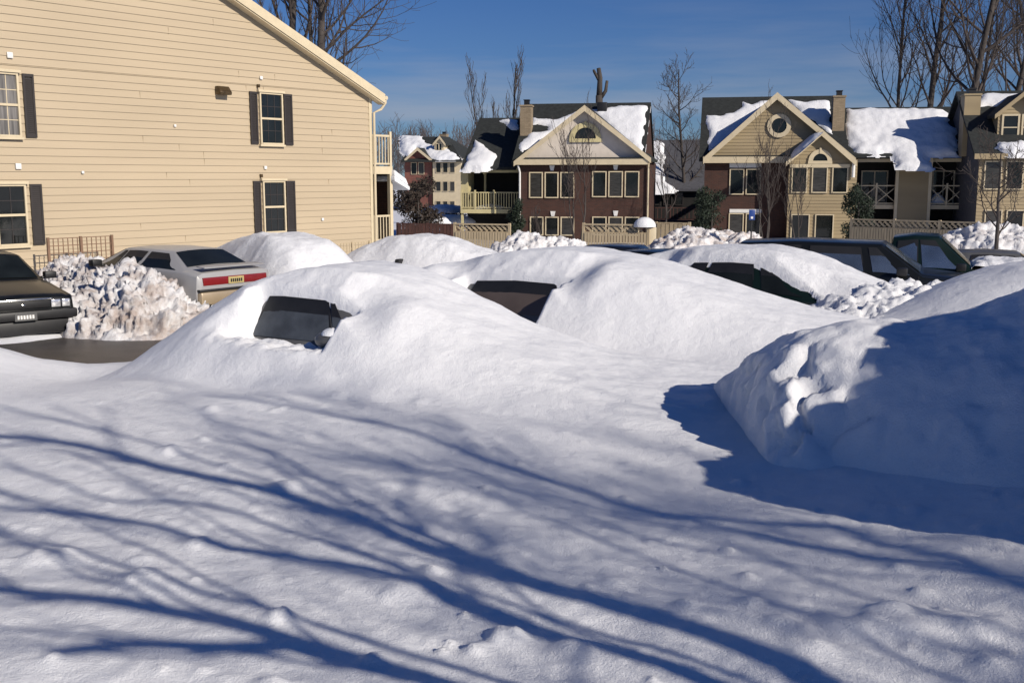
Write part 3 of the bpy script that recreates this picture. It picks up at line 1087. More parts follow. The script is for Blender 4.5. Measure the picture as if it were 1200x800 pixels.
def window(parent, x0, x1, z0, z1, y, nx=1, nz=1, fr=0.09, mul=0.05, trim='cream', glass='glass', proud=0.06, sash=False, bars=0.0, barmat=None):
    b = MB()
    b.box(x0 - fr, x0, y - proud, y, z0 - fr, z1 + fr)
    b.box(x1, x1 + fr, y - proud, y, z0 - fr, z1 + fr)
    b.box(x0, x1, y - proud + 0.003, y, z1, z1 + fr)
    b.box(x0, x1, y - proud - 0.02, y, z0 - fr, z0)
    for k in range(1, nx):
        xm = mix(x0, x1, k / nx)
        b.box(xm - mul / 2, xm + mul / 2, y - proud + 0.006, y, z0, z1)
    for k in range(1, nz):
        zm = mix(z0, z1, k / nz)
        b.box(x0, x1, y - proud + 0.012, y, zm - mul / 2, zm + mul / 2)
    w = b.build('window', trim, parent)
    g = MB()
    g.box(x0, x1, y - 0.022, y + 0.01, z0, z1)
    pn = g.build('pane', glass, w)
    if bars:
        g = MB()
        k = 1
        n = max(2, round((x1 - x0) / 0.28))
        for k in range(1, n):
            xm = mix(x0, x1, k / n)
            g.box(xm - bars / 2, xm + bars / 2, y - 0.032, y - 0.022, z0, z1)
        n = max(2, round((z1 - z0) / 0.36))
        for k in range(1, n):
            zm = mix(z0, z1, k / n)
            g.box(x0, x1, y - 0.030, y - 0.022, zm - bars / 2, zm + bars / 2)
        g.build('glazing_bars', barmat or trim, w)
    return w


def slab(parent, name, m, pts, th):
    """roof plane polygon with thickness th downwards"""
    b = MB()
    b.prism(pts, (0, 0, -th))
    return b.build(name, m, parent)


def inpoly(px, py, poly):
    ins = np.zeros(px.shape, bool)
    n = len(poly)
    for i in range(n):
        x0, y0 = poly[i]
        x1, y1 = poly[(i + 1) % n]
        c = ((y0 > py) != (y1 > py)) & (px < (x1 - x0) * (py - y0) / (y1 - y0 + 1e-12) + x0)
        ins ^= c
    return ins


def dpoly(px, py, poly):
    d = np.full(px.shape, 1e9)
    n = len(poly)
    for i in range(n):
        a = np.array(poly[i])
        e = np.array(poly[(i + 1) % n]) - a
        L = np.dot(e, e) + 1e-12
        t = np.clip(((px - a[0]) * e[0] + (py - a[1]) * e[1]) / L, 0, 1)
        d = np.minimum(d, np.hypot(px - a[0] - t * e[0], py - a[1] - t * e[1]))
    return d


def roof_snow(parent, F, p0, e1, e2, pix, th=0.22, res=0.12, soft=0.3, m='snow_roof', wob=0.26):
    """snow blanket lying in the roof plane (p0; e1 along the ridge, e2 down the slope) with its outline given as seen"""
    e1, e2 = np.array(e1, float), np.array(e2, float)
    e1 /= np.linalg.norm(e1)
    e2 /= np.linalg.norm(e2)
    th = th * 0.72
    soft = soft * 1.3
    n = np.cross(e2, e1)
    if n[2] < 0:
        n = -n
    p0 = np.array(p0, float)
    poly = []
    for u, v in pix:
        p = F.plane(u, v, p0 + n * th * 0.6, n) - p0
        poly.append((np.dot(p, e1), np.dot(p, e2)))
    a0, a1 = min(q[0] for q in poly) - 0.5, max(q[0] for q in poly) + 0.5
    b0, b1 = min(q[1] for q in poly) - 0.5, max(q[1] for q in poly) + 0.5
    A, B = np.meshgrid(np.arange(a0, a1, res), np.arange(b0, b1, res), indexing='ij')
    Aw = A + wob * fbm(A * 0.9, B * 0.9 + 9, 3)
    Bw = B + wob * fbm(A * 0.9 + 31, B * 0.9, 3)
    d = dpoly(Aw, Bw, poly) * np.where(inpoly(Aw, Bw, poly), 1, -1)
    h = np.where(d > 0, th * np.sqrt(np.clip(d / soft, 0, 1)), np.maximum(d * 2, -0.1)) + (d > 0) * th * (0.35 * fbm(A * 0.55, B * 0.55, 3) + 0.2 * fbm(A * 2.2, B * 1.1, 3))
    P = p0[None, None] + A[..., None] * e1 + B[..., None] * e2 + h[..., None] * n
    return gridmesh('roof_snow', P[..., 0], P[..., 1], P[..., 2], m, parent, keep=(d > -res * 0.9))


def railing(parent, name, x0, x1, y, z0, z1, m='yellow', posts=(), step=0.14, cross=False, t=0.035):
    b = MB()
    b.box(x0, x1, y - 0.03, y + 0.03, z1 - 0.07, z1)
    b.box(x0, x1, y - 0.025, y + 0.025, z0 + 0.06, z0 + 0.12)
    for px_ in posts:
        b.box(px_ - 0.05, px_ + 0.05, y - 0.05, y + 0.05, z0, z1 + 0.12)
    if cross:
        n = max(1, round((x1 - x0) / (z1 - z0)))
        for k in range(n):
            xa, xb = mix(x0, x1, k / n), mix(x0, x1, (k + 1) / n)
            b.bar((xa, y, z0 + 0.1), (xb, y, z1 - 0.06), t, t)
            b.bar((xa, y + 0.012, z1 - 0.06), (xb, y + 0.012, z0 + 0.1), t, t)
    else:
        x = x0 + step
        while x < x1 - 0.03:
            b.box(x - t / 2, x + t / 2, y - 0.018, y + 0.018, z0 + 0.1, z1 - 0.05)
            x += step
    return b.build(name, m, parent)


def arc_window(parent, cx, cz, r, y, trim='cream', half=True, fr=0.2):
    b = MB()
    n = 18
    a0, a1 = (0, pi) if half else (0, 2 * pi)
    for k in range(n):
        p, q = mix(a0, a1, k / n), mix(a0, a1, (k + 1) / n)
        b.prism([(cx + r * cos(p), y, cz + r * sin(p)), (cx + (r + fr) * cos(p), y, cz + (r + fr) * sin(p)),
                 (cx + (r + fr) * cos(q), y, cz + (r + fr) * sin(q)), (cx + r * cos(q), y, cz + r * sin(q))], (0, -0.09, 0))
    if half:
        b.box(cx - r - fr - 0.02, cx + r + fr + 0.02, y - 0.1, y, cz - fr * 0.7, cz - 0.003)
        b.box(cx - 0.06, cx + 0.06, y - 0.12, y - 0.092, cz + r, cz + r + fr + 0.08)
    w = b.build('window', trim, parent)
    g = MB()
    g.prism([(cx + r * cos(t), y - 0.012, cz + r * sin(t)) for t in np.linspace(a0, a1, 24)[:(24 if half else 23)]], (0, -0.02, 0))
    g.build('pane', 'glass', w)
    return w


def chimney(parent, x0, x1, y0, y1, z0, z1, m='brick_t'):
    b = MB()
    b.box(x0, x1, y0, y1, z0, z1)
    b.box(x0 - 0.05, x1 + 0.05, y0 - 0.05, y1 + 0.05, z1, z1 + 0.1)
    c = b.build('chimney', m, parent)
    b = MB()
    b.box(mix(x0, x1, .3), mix(x0, x1, .75), mix(y0, y1, .3), mix(y0, y1, .75), z1 + 0.1, z1 + 0.38)
    b.box(mix(x0, x1, .25), mix(x0, x1, .8), mix(y0, y1, .25), mix(y0, y1, .8), z1 + 0.38, z1 + 0.43)
    b.build('flue', 'black', c)
    return c


# ------------------------------------------------------------------ left building
WD = np.array((0.618, 0.786))
wr_ = atan2(WD[1], WD[0])
LB = Frame('apartment_building', 'large beige clapboard apartment building at the left with dark shuttered windows', 'building', 12, 300, 26.9, wr_)
R_ = LB.root
xc, zc = LB.px(434, 110)
_, zbot = LB.px(12, 300)
xr2, zr2 = LB.px(283, 1)
slope = (zr2 - zc) / (xc + 0.25 - xr2)
half_w = 9.6
xm = xc - half_w
zbase = -1.3
b = MB()
siding(b, lambda z: xm - half_w, lambda z: xc, zbase, zc - 0.02, 0, 0.2, 0.024)
zt = zc - 0.02
siding(b, lambda z: xm - half_w + max(0, (z - zt) / slope), lambda z: xc - max(0, (z - zt) / slope), zt, zt + half_w * slope - 0.15, 0, 0.2, 0.024)
jr = random.Random(4)
for k in range(26):
    zz = zbase + 0.2 * jr.randint(4, 44)
    xx = jr.uniform(xm, xc - 0.4)
    if zz < zc + (xc - xx) * slope - 0.6:
        b.box(xx, xx + 0.004, -0.0265, -0.002, zz + 0.003, zz + 0.19)
b.build('clapboard_wall', 'siding', R_)
b = MB()
D_ = 22
b.prism([(xm - half_w, 0.03, zbase), (xc, 0.03, zbase), (xc, 0.03, zc - 0.05), (xm, 0.03, zc - 0.05 + half_w * slope - 0.1), (xm - half_w, 0.03, zc - 0.05)], (0, D_, 0))
b.build('wall', 'siding_h', R_)
b = MB()
th = 0.26
ov = 0.35
for sg in (1, -1):
    xe = xm + sg * (half_w + ov)
    b.prism([(xm, -0.32, zc + half_w * slope + 0.1), (xe, -0.32, zc - ov * slope + 0.1), (xe, -0.32, zc - ov * slope - 0.16 + 0.1), (xm, -0.32, zc + half_w * slope - 0.16)], (0, D_ + 0.6, 0))
rf = b.build('roof', 'shingle', R_)
b = MB()
for sg in (1, -1):
    xe = xm + sg * (half_w + ov)
    b.prism([(xm, -0.36, zc + half_w * slope + 0.14), (xe, -0.36, zc - ov * slope + 0.14), (xe, -0.36, zc - ov * slope - 0.16), (xm, -0.36, zc + half_w * slope - 0.16)], (0, 0.038, 0))
    b.prism([(xm, -0.32, zc + half_w * slope - 0.17), (xe, -0.32, zc - ov * slope - 0.17), (xe, -0.32, zc - ov * slope - 0.2), (xm, -0.32, zc + half_w * slope - 0.2)], (0, 0.3, 0))
b.build('rake_board', 'cream', rf)
# roof snow, thick blanket set back a little from the rake
A, B = np.meshgrid(np.arange(0, half_w + 0.1, 0.2), np.arange(-0.2, D_, 0.25), indexing='ij')
dz = 0.22 * np.sqrt(np.clip(np.minimum.reduce([B + 0.2, A * 0 + 9, half_w + 0.1 - A + 0.05]) / 0.4, 0, 1)) + 0.05 * fbm(A, B, 3)
gridmesh('roof_snow', xm + A, B, zc + (half_w - A) * slope + 0.08 + dz, 'snow_roof', R_)
b = MB()
b.box(xc - 0.11, xc + 0.012, -0.034, 0.03, zbase, zc - 0.06)
b.box(xc + 0.002, xc + 0.03, -0.034, 0.12, zbase, zc - 0.08)
b.build('corner_board', 'cream', R_)
b = MB()
gx = xc + ov + 0.06
gz = zc - ov * slope + 0.02
b.tube([(gx, -0.36, gz), (gx, 6, gz)], 0.07, 8)
b.build('gutter', 'cream', R_)
b = MB()
b.tube([(gx, -0.3, gz - 0.02), (gx, -0.3, gz - 0.16), (gx - 0.12, -0.2, gz - 0.38), (xc + 0.05, -0.1, gz - 0.5), (xc + 0.05, -0.09, zbase)], 0.045, 8)
b.build('downspout', 'cream', R_)


def lb_window(u0, v0, u1, v1, shutters, curtain, wmin=None):
    x0, x1, z0, z1 = LB.rect(u0, v0, u1, v1)
    if wmin and x1 - x0 < wmin:
        x0 = x1 - wmin
    fr = 0.05
    w = window(R_, x0 + fr, x1 - fr, z0 + fr, z1 - fr, -0.024, 1, 2, fr, 0.06, 'cream', 'curtain' if curtain else 'glass', 0.07, bars=0.02, barmat='cream' if curtain else 'shutter')
    b = MB()
    b.box(x0 - 0.04, x1 + 0.04, -0.12, -0.024, z0 - 0.06, z0 - 0.002)
    b.build('sill', 'cream', w)
    b = MB()
    b.box(x0 - 0.06, x1 + 0.06, -0.13, -0.024, z1 + 0.002, z1 + 0.07)
    b.build('head_trim', 'cream', w)
    for su in shutters:
        sx0, sx1, _, _ = LB.rect(su[0], v0, su[1], v1)
        s = MB()
        s.box(sx0, sx0 + 0.05, -0.07, -0.022, z0, z1)
        s.box(sx1 - 0.05, sx1, -0.07, -0.022, z0, z1)
        s.box(sx0 + 0.05, sx1 - 0.05, -0.068, -0.022, z0, z0 + 0.07)
        s.box(sx0 + 0.05, sx1 - 0.05, -0.068, -0.022, z1 - 0.07, z1)
        zz = z0 + 0.07
        while zz < z1 - 0.1:
            s.face([(sx0 + 0.05, -0.062, zz), (sx1 - 0.05, -0.062, zz), (sx1 - 0.05, -0.04, zz + 0.05), (sx0 + 0.05, -0.04, zz + 0.05)])
            s.face([(sx0 + 0.05, -0.03, zz), (sx1 - 0.05, -0.03, zz), (sx1 - 0.05, -0.062, zz), (sx0 + 0.05, -0.062, zz)])
            zz += 0.05
        s.build('shutter', 'shutter', R_)


lb_window(302, 108, 331, 170, ((291, 302), (331, 342.5)), False)
lb_window(306, 212, 334, 272, ((295.5, 306), (334, 346)), False)
lb_window(-6, 84, 24, 161, ((24.4, 42.5), (-26, -6.4)), True, 0.62)
lb_window(-6, 216, 33, 287, ((33.5, 52), (-26, -6.4)), False, 0.8)
# wall fittings
x0, x1, z0, z1 = LB.rect(251, 101, 265, 113)
b = MB()
b.prism([(x0, -0.024, z0 + 0.02), (x0, -0.28, z0 + 0.02), (x0, -0.30, z0 + 0.10), (x0, -0.16, z1), (x0, -0.024, z1)], (x1 - x0, 0, 0))
b.build('vent_hood', 'brass', R_, bevel=0.02)
for (u, v, r) in ((10.5, 65, 3.2), (20.5, 195, 3.2), (96, 202, 1.6), (204, 147.5, 1.6), (305, 91.5, 2.2), (310, 196.5, 2.2), (377, 257, 2.0)):
    x, z = LB.px(u, v)
    rr_ = r * 29 / FPX
    b = MB()
    b.box(x - rr_, x + rr_, -0.07, -0.022, z - rr_, z + rr_)
    b.build('wall_plate', 'white', R_, bevel=0.015)
for (u, v) in ((301, 101), (304.5, 206)):
    x, z = LB.px(u, v)
    b = MB()
    b.box(x - 0.03, x + 0.03, -0.12, -0.022, z - 0.05, z + 0.05)
    b.build('bracket', 'brass', R_, bevel=0.01)

# stacked porch at the far corner of the left building
PY = 1.0
x0, x1 = xc + 0.06, LB.px(460, 200, PY)[0]
b = MB()
zf0 = LB.px(449, 204, PY)[1]
zf1 = LB.px(449, 195, PY)[1]
zt_ = LB.px(449, 158, PY)[1]
zl0 = LB.px(449, 284, PY)[1]
zl1 = LB.px(449, 252, PY)[1]
b.box(x0, x1, PY, PY + 3.2, zf0, zf1)
b.box(x0, x1, PY - 0.02, PY + 3.2, zl0 - 0.22, zl0)
for px_ in (x0 + 0.07, x1 - 0.07):
    b.box(px_ - 0.07, px_ + 0.07, PY + 0.002, PY + 0.14, zbase, zf0)
    b.box(px_ - 0.07, px_ + 0.07, PY + 3.0, PY + 3.14, zbase, zf0)
bal = b.build('balcony', 'cream', R_)
railing(bal, 'railing', x0, x1, PY + 0.06, zf1, zt_, 'cream', (x1 - 0.06,), 0.15)
railing(bal, 'railing', x0, x1, PY + 0.06, zl0, zl1, 'cream', (x1 - 0.06,), 0.15)
b = MB()
b.box(x0 - 0.02, x1 + 0.15, PY + 3.25, PY + 3.35, zbase, zf0)
b.box(x1 - 0.06, x1 - 0.02, PY + 0.15, PY + 2.99, zbase, zf0 - 0.01)
b.build('porch_dark_backing', 'brick', bal)  # dark sheets added so the porch opening looks unlit inside
b = MB()
b.prism([(x1 - 0.1, PY - 0.2, zf0 - 0.05), (x1 + 0.7, PY - 0.2, zf0 - 0.45), (x1 + 0.7, PY - 0.2, zf0 - 0.6), (x1 - 0.1, PY - 0.2, zf0 - 0.25)], (0, 2.5, 0))
b.prism([(x1 - 0.05, PY - 0.15, zf0 + 0.16), (x1 + 0.55, PY - 0.15, zf0 - 0.16), (x1 + 0.7, PY - 0.15, zf0 - 0.43), (x1 - 0.05, PY - 0.15, zf0 - 0.06)], (0, 2.4, 0))
b.build('porch_roof_snow', 'snow_roof', bal, bevel=0.04)


# low wire fences along the wall
def wire_fence(label, u0, u1, v0, v1, y_off, m):
    xa, za = LB.px(u0, v0, y_off)
    xb, zb_ = LB.px(u1, v0, y_off)
    _, z0 = LB.px((u0 + u1) / 2, v1, y_off)
    z0 -= 0.25
    p = LB.root.location
    F = thing('wire_fence', label, 'fence', LB.root.location, wr_)
    b = MB()
    n = int((xb - xa) / 1.2) + 1
    for k in range(n + 1):
        x = mix(xa, xb, k / n)
        b.box(x - 0.03, x + 0.03, y_off - 0.03, y_off + 0.03, z0 - 0.3, za + 0.03)
    b.build('post', m, F)
    b = MB()
    for zz in np.linspace(z0 + 0.05, za, 5):
        b.box(xa, xb, y_off - 0.008, y_off + 0.008, zz - 0.01, zz + 0.01)
    x = xa
    while x < xb:
        b.box(x - 0.011, x + 0.011, y_off - 0.02, y_off - 0.008, z0, za)
        x += 0.13
    b.build('wire_mesh', m, F)


wire_fence('low brown wire fence in front of the beige wall, behind the dirty snow pile', 56, 131, 280, 303, -0.9, 'rust')
wire_fence('low tan wire fence at the far right foot of the beige wall', 392, 433, 286, 303, -0.9, 'fence')

# ------------------------------------------------------------------ middle house
RZ = radians(-11)
HM = Frame('brick_house', 'dark brick house with pale stucco gable and half-round window, left wing balcony', 'house', 610, 300, 64.4, RZ)
R_ = HM.root


def wallbox(F, m, u0, u1, v0, v1, y=0.0, depth=8.0, name='wall'):
    x0, x1, z0, z1 = F.rect(u0, v0, u1, v1, y)
    b = MB()
    b.box(x0, x1, y, y + depth, z0 - 0.8, z1)
    b.build(name, m, F.root)
    return x0, x1, z0, z1


def gable(F, apex, left, right, y, m, depth=6.0, ov=0.45, rake='cream', roofm='shingle', lap=True, fw=0.26):
    """front gable from picture points: wall triangle, two roof slopes, rake boards; returns (apex, left, right) local"""
    ax, az = F.px(*apex, y - ov)
    lx, lz = F.px(*left, y - ov)
    rx, rz_ = F.px(*right, y - ov)
    b = MB()
    zl = min(lz, rz_)
    b2 = MB()
    sl, sr = (az - lz) / (ax - lx), (az - rz_) / (rx - ax)
    if lap:
        siding(b2, lambda z: lx + (z - lz) / sl + 0.12, lambda z: rx - (z - rz_) / sr - 0.12, max(lz, rz_) - 0.02, az - 0.2, y, 0.2, 0.03)
    else:
        zz = max(lz, rz_) - 0.05
        b2.prism([(lx + (zz - lz) / sl + .1, y, zz), (rx - (zz - rz_) / sr - .1, y, zz), (ax, y, az - 0.15)], (0, 0.05, 0))
    b2.build('gable', m, F.root)
    b.prism([(ax, y - ov, az), (lx, y - ov, lz), (lx, y - ov, lz - 0.16), (ax, y - ov, az - 0.16)], (0, depth + ov, 0))
    b.prism([(ax, y - ov, az), (rx, y - ov, rz_), (rx, y - ov, rz_ - 0.16), (ax, y - ov, az - 0.16)], (0, depth + ov, 0))
    rf = b.build('gable_roof', roofm, F.root)
    b = MB()
    for ex, ez in ((lx, lz), (rx, rz_)):
        b.prism([(ax, y - ov - 0.04, az + 0.04), (ex, y - ov - 0.04, ez + 0.04), (ex, y - ov - 0.04, ez - fw), (ax, y - ov - 0.04, az - fw - 0.05)], (0, 0.037, 0))
    b.build('rake_board', rake, rf)
    return (ax, az), (lx, lz), (rx, rz_)


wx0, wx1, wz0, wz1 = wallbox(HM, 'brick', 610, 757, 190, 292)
(ax, az), (lx, lz), (rx, rz_) = gable(HM, (685, 124), (602, 190), (763, 186), 0, 'stucco', lap=False)
# cornice
b = MB()
x0, x1, z0, z1 = HM.rect(606, 186.5, 760, 193)
b.box(x0, x1, -0.42, -0.003, z0, z1)
b.build('cornice', 'cream', R_)
b = MB()
b.box(x0, x1, -0.45, -0.1, z1 + 0.002, z1 + 0.08)
b.build('cornice_shelf', 'shingle', R_)
cx, cz = HM.px(686, 162.5)
rr_ = HM.px(698.5, 162.5)[0] - cx
arc_window(R_, cx, cz, rr_, -0.01, 'yellow', True, 0.3)


def house_window(F, u0, v0, u1, v1, n, y=-0.003, trim='cream', mul=0.2, fr=0.065, glass='glass'):
    x0, x1, z0, z1 = F.rect(u0, v0, u1, v1, y)
    w = (x1 - x0 - mul * (n - 1)) / n
    for k in range(n):
        a = x0 + k * (w + mul)
        window(F.root, a + 0.02, a + w - 0.02, z0, z1, y - (0.003 if k % 2 else 0), 1, 1, fr, 0.04, trim, 'glass_l' if (k * 7 + int(u0)) % 3 == 0 else glass, 0.07)


house_window(HM, 621, 203, 672, 231, 3)
house_window(HM, 695, 202, 748, 230, 3)
house_window(HM, 622, 255, 672, 275, 3)
house_window(HM, 695, 255, 748, 275, 3)
for (u, v) in ((647, 197), (721.5, 196), (648, 250.5), (721.5, 250)):
    b = MB()
    x, z = HM.px(u, v)
    b.prism([(x - 0.15, -0.002, z + 0.15), (x + 0.15, -0.002, z + 0.15), (x + 0.09, -0.002, z - 0.15), (x - 0.09, -0.002, z - 0.15)], (0, -0.06, 0))
    b.build('keystone', 'white', R_)
# main roof
yr = 5.0
xr_l, zrid = HM.px(620, 122.5, yr)
xr_r, zrid2 = HM.px(763, 119.5, yr)
zrid = (zrid + zrid2) / 2
ze = wz1 + 0.1
xe_l = wx0 - 0.2
rfm = MB()
rfm.prism([(xr_l - .1, yr, zrid), (xr_r, yr, zrid), (xr_r, -0.3, ze - 0.1), (xr_l - .1, -0.3, ze - 0.1)], (0, 0, -0.18))
rfm.prism([(xr_l - .1, yr, zrid), (xr_r, yr, zrid), (xr_r, 2 * yr + .3, ze - 0.1), (xr_l - .1, 2 * yr + .3, ze - 0.1)], (0, 0, -0.18))
mroof = rfm.build('roof', 'shingle', R_)
b = MB()
b.prism([(xr_r - 0.15, 0.1, ze - 0.1), (xr_r - 0.15, 2 * yr - .1, ze - 0.1), (xr_r - 0.15, yr, zrid - 0.25)], (0.05, 0, 0))
b.build('end_gable', 'brick', R_)
b = MB()
b.prism([(xr_l + 0.02, 0.1, ze - 0.1), (xr_l + 0.02, 2 * yr - .1, ze - 0.1), (xr_l + 0.02, yr, zrid - 0.25)], (-0.05, 0, 0))
b.build('end_gable', 'brick', R_)
e1, e2 = (1, 0, 0), (0, -(yr + .3), (ze - 0.1) - zrid)
roof_snow(R_, HM, (xr_l, yr, zrid), e1, e2, [(688, 127), (712, 124), (733, 122.5), (758, 122.5), (754.5, 150), (751, 180), (743, 177)])
roof_snow(R_, HM, (xr_l, yr, zrid), e1, e2, [(624, 136), (650, 138), (667, 133), (678, 128), (684, 127), (680, 140), (612, 178), (608, 168), (622, 155), (640, 152), (641, 146), (624, 145)])
x0, z1 = HM.px(609.5, 125, 2.0)
x1, _ = HM.px(622, 125, 2.0)
chimney(R_, x0, x1, 2.0, 2.8, wz1 - 0.5, z1, 'brick_t')
xv, zv = HM.px(706, 128, 4.2)
b = MB()
b.box(xv - 0.3, xv + 0.3, 3.9, 4.5, zv - 0.5, zv + 0.4)
b.build('roof_vent', 'black', R_, bevel=0.03)
# left wing with balcony
wy = 1.2
yb = 6.2
xa, zb_ = HM.px(540, 196, wy - 0.3)
xrl, zwr = HM.px(562, 138.5, yb)
xrr = xr_l - 0.05
b = MB()
b.prism([(xrl, yb, zwr), (xrr, yb, zwr), (xrr, wy - 0.3, zb_), (xa, wy - 0.3, zb_)], (0, 0, -0.18))
b.prism([(xrl, yb, zwr), (xrr, yb, zwr), (xrr, yb + 5, zb_), (xa, yb + 5, zb_)], (0, 0, -0.18))
b.prism([(xrl, yb, zwr), (xa, wy - 0.3, zb_), (xa, yb + 5, zb_)], (0, 0, -0.18))
b.build('wing_roof', 'shingle', R_)
e2 = (0, wy - 0.3 - yb, zb_ - zwr)
roof_snow(R_, HM, (xrl, yb, zwr), (1, 0, 0), e2, [(543, 196), (553, 172), (558, 163), (569, 170), (583, 178), (579, 190), (568, 195), (556, 197)], th=0.35)
roof_snow(R_, HM, (xrl, yb, zwr), (1, 0, 0), e2, [(583, 139.5), (607, 139), (605, 150), (598, 150)], th=0.25)
bx0, bx1 = HM.px(540, 220, wy)[0], wx0 - 0.05
zt_ = zb_ - 0.05
zfl = HM.px(570, 245, wy)[1]
zfb = HM.px(570, 250, wy)[1]
zrail = HM.px(570, 225, wy)[1]
b = MB()
b.box(bx0, bx1 + 0.04, wy + 1.7, wy + 8, wz0 - 0.8, zt_)
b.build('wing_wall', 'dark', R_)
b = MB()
b.box(bx0, bx0 + 0.45, wy, wy + 1.69, zfl, zt_)
b.box(bx0, bx1, wy + 0.002, wy + 0.2, zt_ - 0.28, zt_ - 0.002)
b.box(bx0 + 0.002, bx1, wy - 0.1, wy + 1.69, zfb, zfl - 0.002)
for px_ in (bx0 + 0.06, bx1 - 0.15):
    b.box(px_ - 0.06, px_ + 0.08, wy + 0.004, wy + 0.15, wz0 - 0.8, zfb)
x_ = HM.px(565, 220, wy)[0]
b.bar((x_, wy + 0.3, zt_ - 0.3), (x_ + 0.5, wy + 0.3, zt_ - 0.05), 0.2, 0.2)
b.box(x_ - 0.1, x_ + 0.02, wy + 1.0, wy + 1.2, zfl, zt_)
bal = b.build('balcony', 'yellow', R_)
railing(bal, 'railing', bx0, bx1, wy - 0.06, zfl, zrail, 'yellow', (bx0 + 0.05, HM.px(557, 230, wy)[0], HM.px(579, 230, wy)[0]), 0.16, t=0.05)
b = MB()
xa_, xb_ = HM.px(552, 240, wy + .3)[0], HM.px(594, 240, wy + .3)[0]
A, B = np.meshgrid(np.linspace(xa_, xb_, 30), np.linspace(wy + 0.05, wy + 1.2, 14), indexing='ij')
gridmesh('balcony_snow', A, B, zfl + 0.02 + 0.28 * np.sin(np.linspace(0, pi, 30))[:, None] * np.sin(np.linspace(0, pi, 14))[None] + 0.05 * fbm(A * 3, B * 3, 3), 'snow_roof', bal)
b = MB()
xg, zg = HM.px(604, 195, -0.1)
b.tube([(wx0 - 0.1, -0.3, zg + .05), (wx0 - 0.02, -0.12, zg - 0.35), (wx0 - 0.02, -0.12, wz0)], 0.06, 8)
b.build('downspout', 'white', R_)
b = MB()
xg, zg = HM.px(757, 187, -0.1)
b.tube([(wx1 + 0.1, -0.3, zg), (wx1 + 0.06, -0.12, zg - 0.35), (wx1 + 0.06, -0.12, wz0)], 0.05, 8)
b.build('downspout', 'cream', R_)

# ------------------------------------------------------------------ right house
HR_ = Frame('siding_house', 'brick and clapboard house with round gable window and long snowy wing roof', 'house', 826, 300, 67.0, RZ)
R_ = HR_.root
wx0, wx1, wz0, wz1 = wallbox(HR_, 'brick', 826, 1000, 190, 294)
gable(HR_, (911, 109), (824, 186), (1003, 186), 0, 'siding_h', fw=0.34)
b = MB()
x0, x1, z0, z1 = HR_.rect(824, 184, 926, 191)
b.box(x0, x1, -0.46, -0.003, z0, z1)
b.build('cornice', 'cream', R_)
b = MB()
b.box(x0, x1, -0.40, -0.1, z1 + 0.002, z1 + 0.07)
b.build('cornice_shelf', 'shingle', R_)
cx, cz = HR_.px(913, 147.5)
rr_ = HR_.px(922, 147)[0] - cx
arc_window(R_, cx, cz, rr_, -0.03, 'cream', False, 0.26)
house_window(HR_, 856, 199, 890, 227, 2)
house_window(HR_, 855, 251, 890, 277, 2)
for v0, v1 in ((191.5, 196.5), (245, 249.5)):
    b = MB()
    x0, x1, z0, z1 = HR_.rect(855, v0, 892, v1)
    b.box(x0, x1, -0.05, -0.003, z0, z1)
    b.build('lintel', 'white', R_)
# projecting bay with its own gable
by = -1.2
x0, x1, z0, z1 = HR_.rect(925, 187, 1000, 294, by)
b = MB()
siding(b, lambda z: x0, lambda z: x1, z0 - 0.6, z1, by, 0.2, 0.03)
b.build('bay_siding', 'siding_h', R_)
b = MB()
b.box(x0, x1, by + 0.02, -0.004, z0 - 0.8, z1 - 0.01)
b.build('bay_wall', 'brick', R_)
gable(HR_, (963, 152), (921, 189), (1004, 189), by, 'siding_h', depth=3.0, ov=0.4, fw=0.3)
cx, cz = HR_.px(961, 188.5, by)
rr_ = HR_.px(969.5, 188, by)[0] - cx
arc_window(R_, cx, cz, rr_, by - 0.03, 'cream', True, 0.26)
house_window(HR_, 929, 197, 992, 225, 3, by - 0.025, 'cream', 0.34)
house_window(HR_, 928, 252, 975, 284, 2, by - 0.025, 'cream', 0.4)
b = MB()
xa_, xb_, za_, zb2 = HR_.rect(926, 192.5, 996, 196.2, by)
b.box(xa_, xb_, by - 0.12, by - 0.03, za_, zb2)
b.build('lintel', 'cream', R_)
# main roof
yr = 5.2
xl, zrid = HR_.px(823, 116, yr)
xr_r, z2 = HR_.px(987, 110.5, yr)
zrid = (zrid + z2) / 2
ze = HR_.px(840, 186, -0.3)[1]
b = MB()
b.prism([(xl, yr, zrid), (xr_r, yr, zrid), (xr_r, -0.3, ze), (xl, -0.3, ze)], (0, 0, -0.18))
b.prism([(xl, yr, zrid), (xr_r, yr, zrid), (xr_r, 2 * yr + .3, ze), (xl, 2 * yr + .3, ze)], (0, 0, -0.18))
b.build('roof', 'shingle', R_)
b = MB()
b.prism([(xl + 0.1, 0.1, ze - 0.1), (xl + 0.1, 2 * yr - .1, ze - 0.1), (xl + 0.1, yr, zrid - 0.2)], (-0.05, 0, 0))
b.build('end_gable', 'siding_h', R_)
b = MB()
b.prism([(xr_r - 0.1, 0.1, ze - 0.1), (xr_r - 0.1, 2 * yr - .1, ze - 0.1), (xr_r - 0.1, yr, zrid - 0.2)], (0.05, 0, 0))
b.build('end_gable', 'siding_h', R_)
e2 = (0, -(yr + .3), ze - zrid)
roof_snow(R_, HR_, (xl, yr, zrid), (1, 0, 0), e2, [(829, 133), (843, 135), (858, 130), (868, 125), (871, 117), (880, 122), (892, 117), (903, 115), (898, 126), (840, 172), (831, 178)])
roof_snow(R_, HR_, (xl, yr, zrid), (1, 0, 0), e2, [(922, 115), (945, 119), (960, 116), (972, 116), (974, 128), (976, 158), (966, 150), (955, 143), (935, 126)])
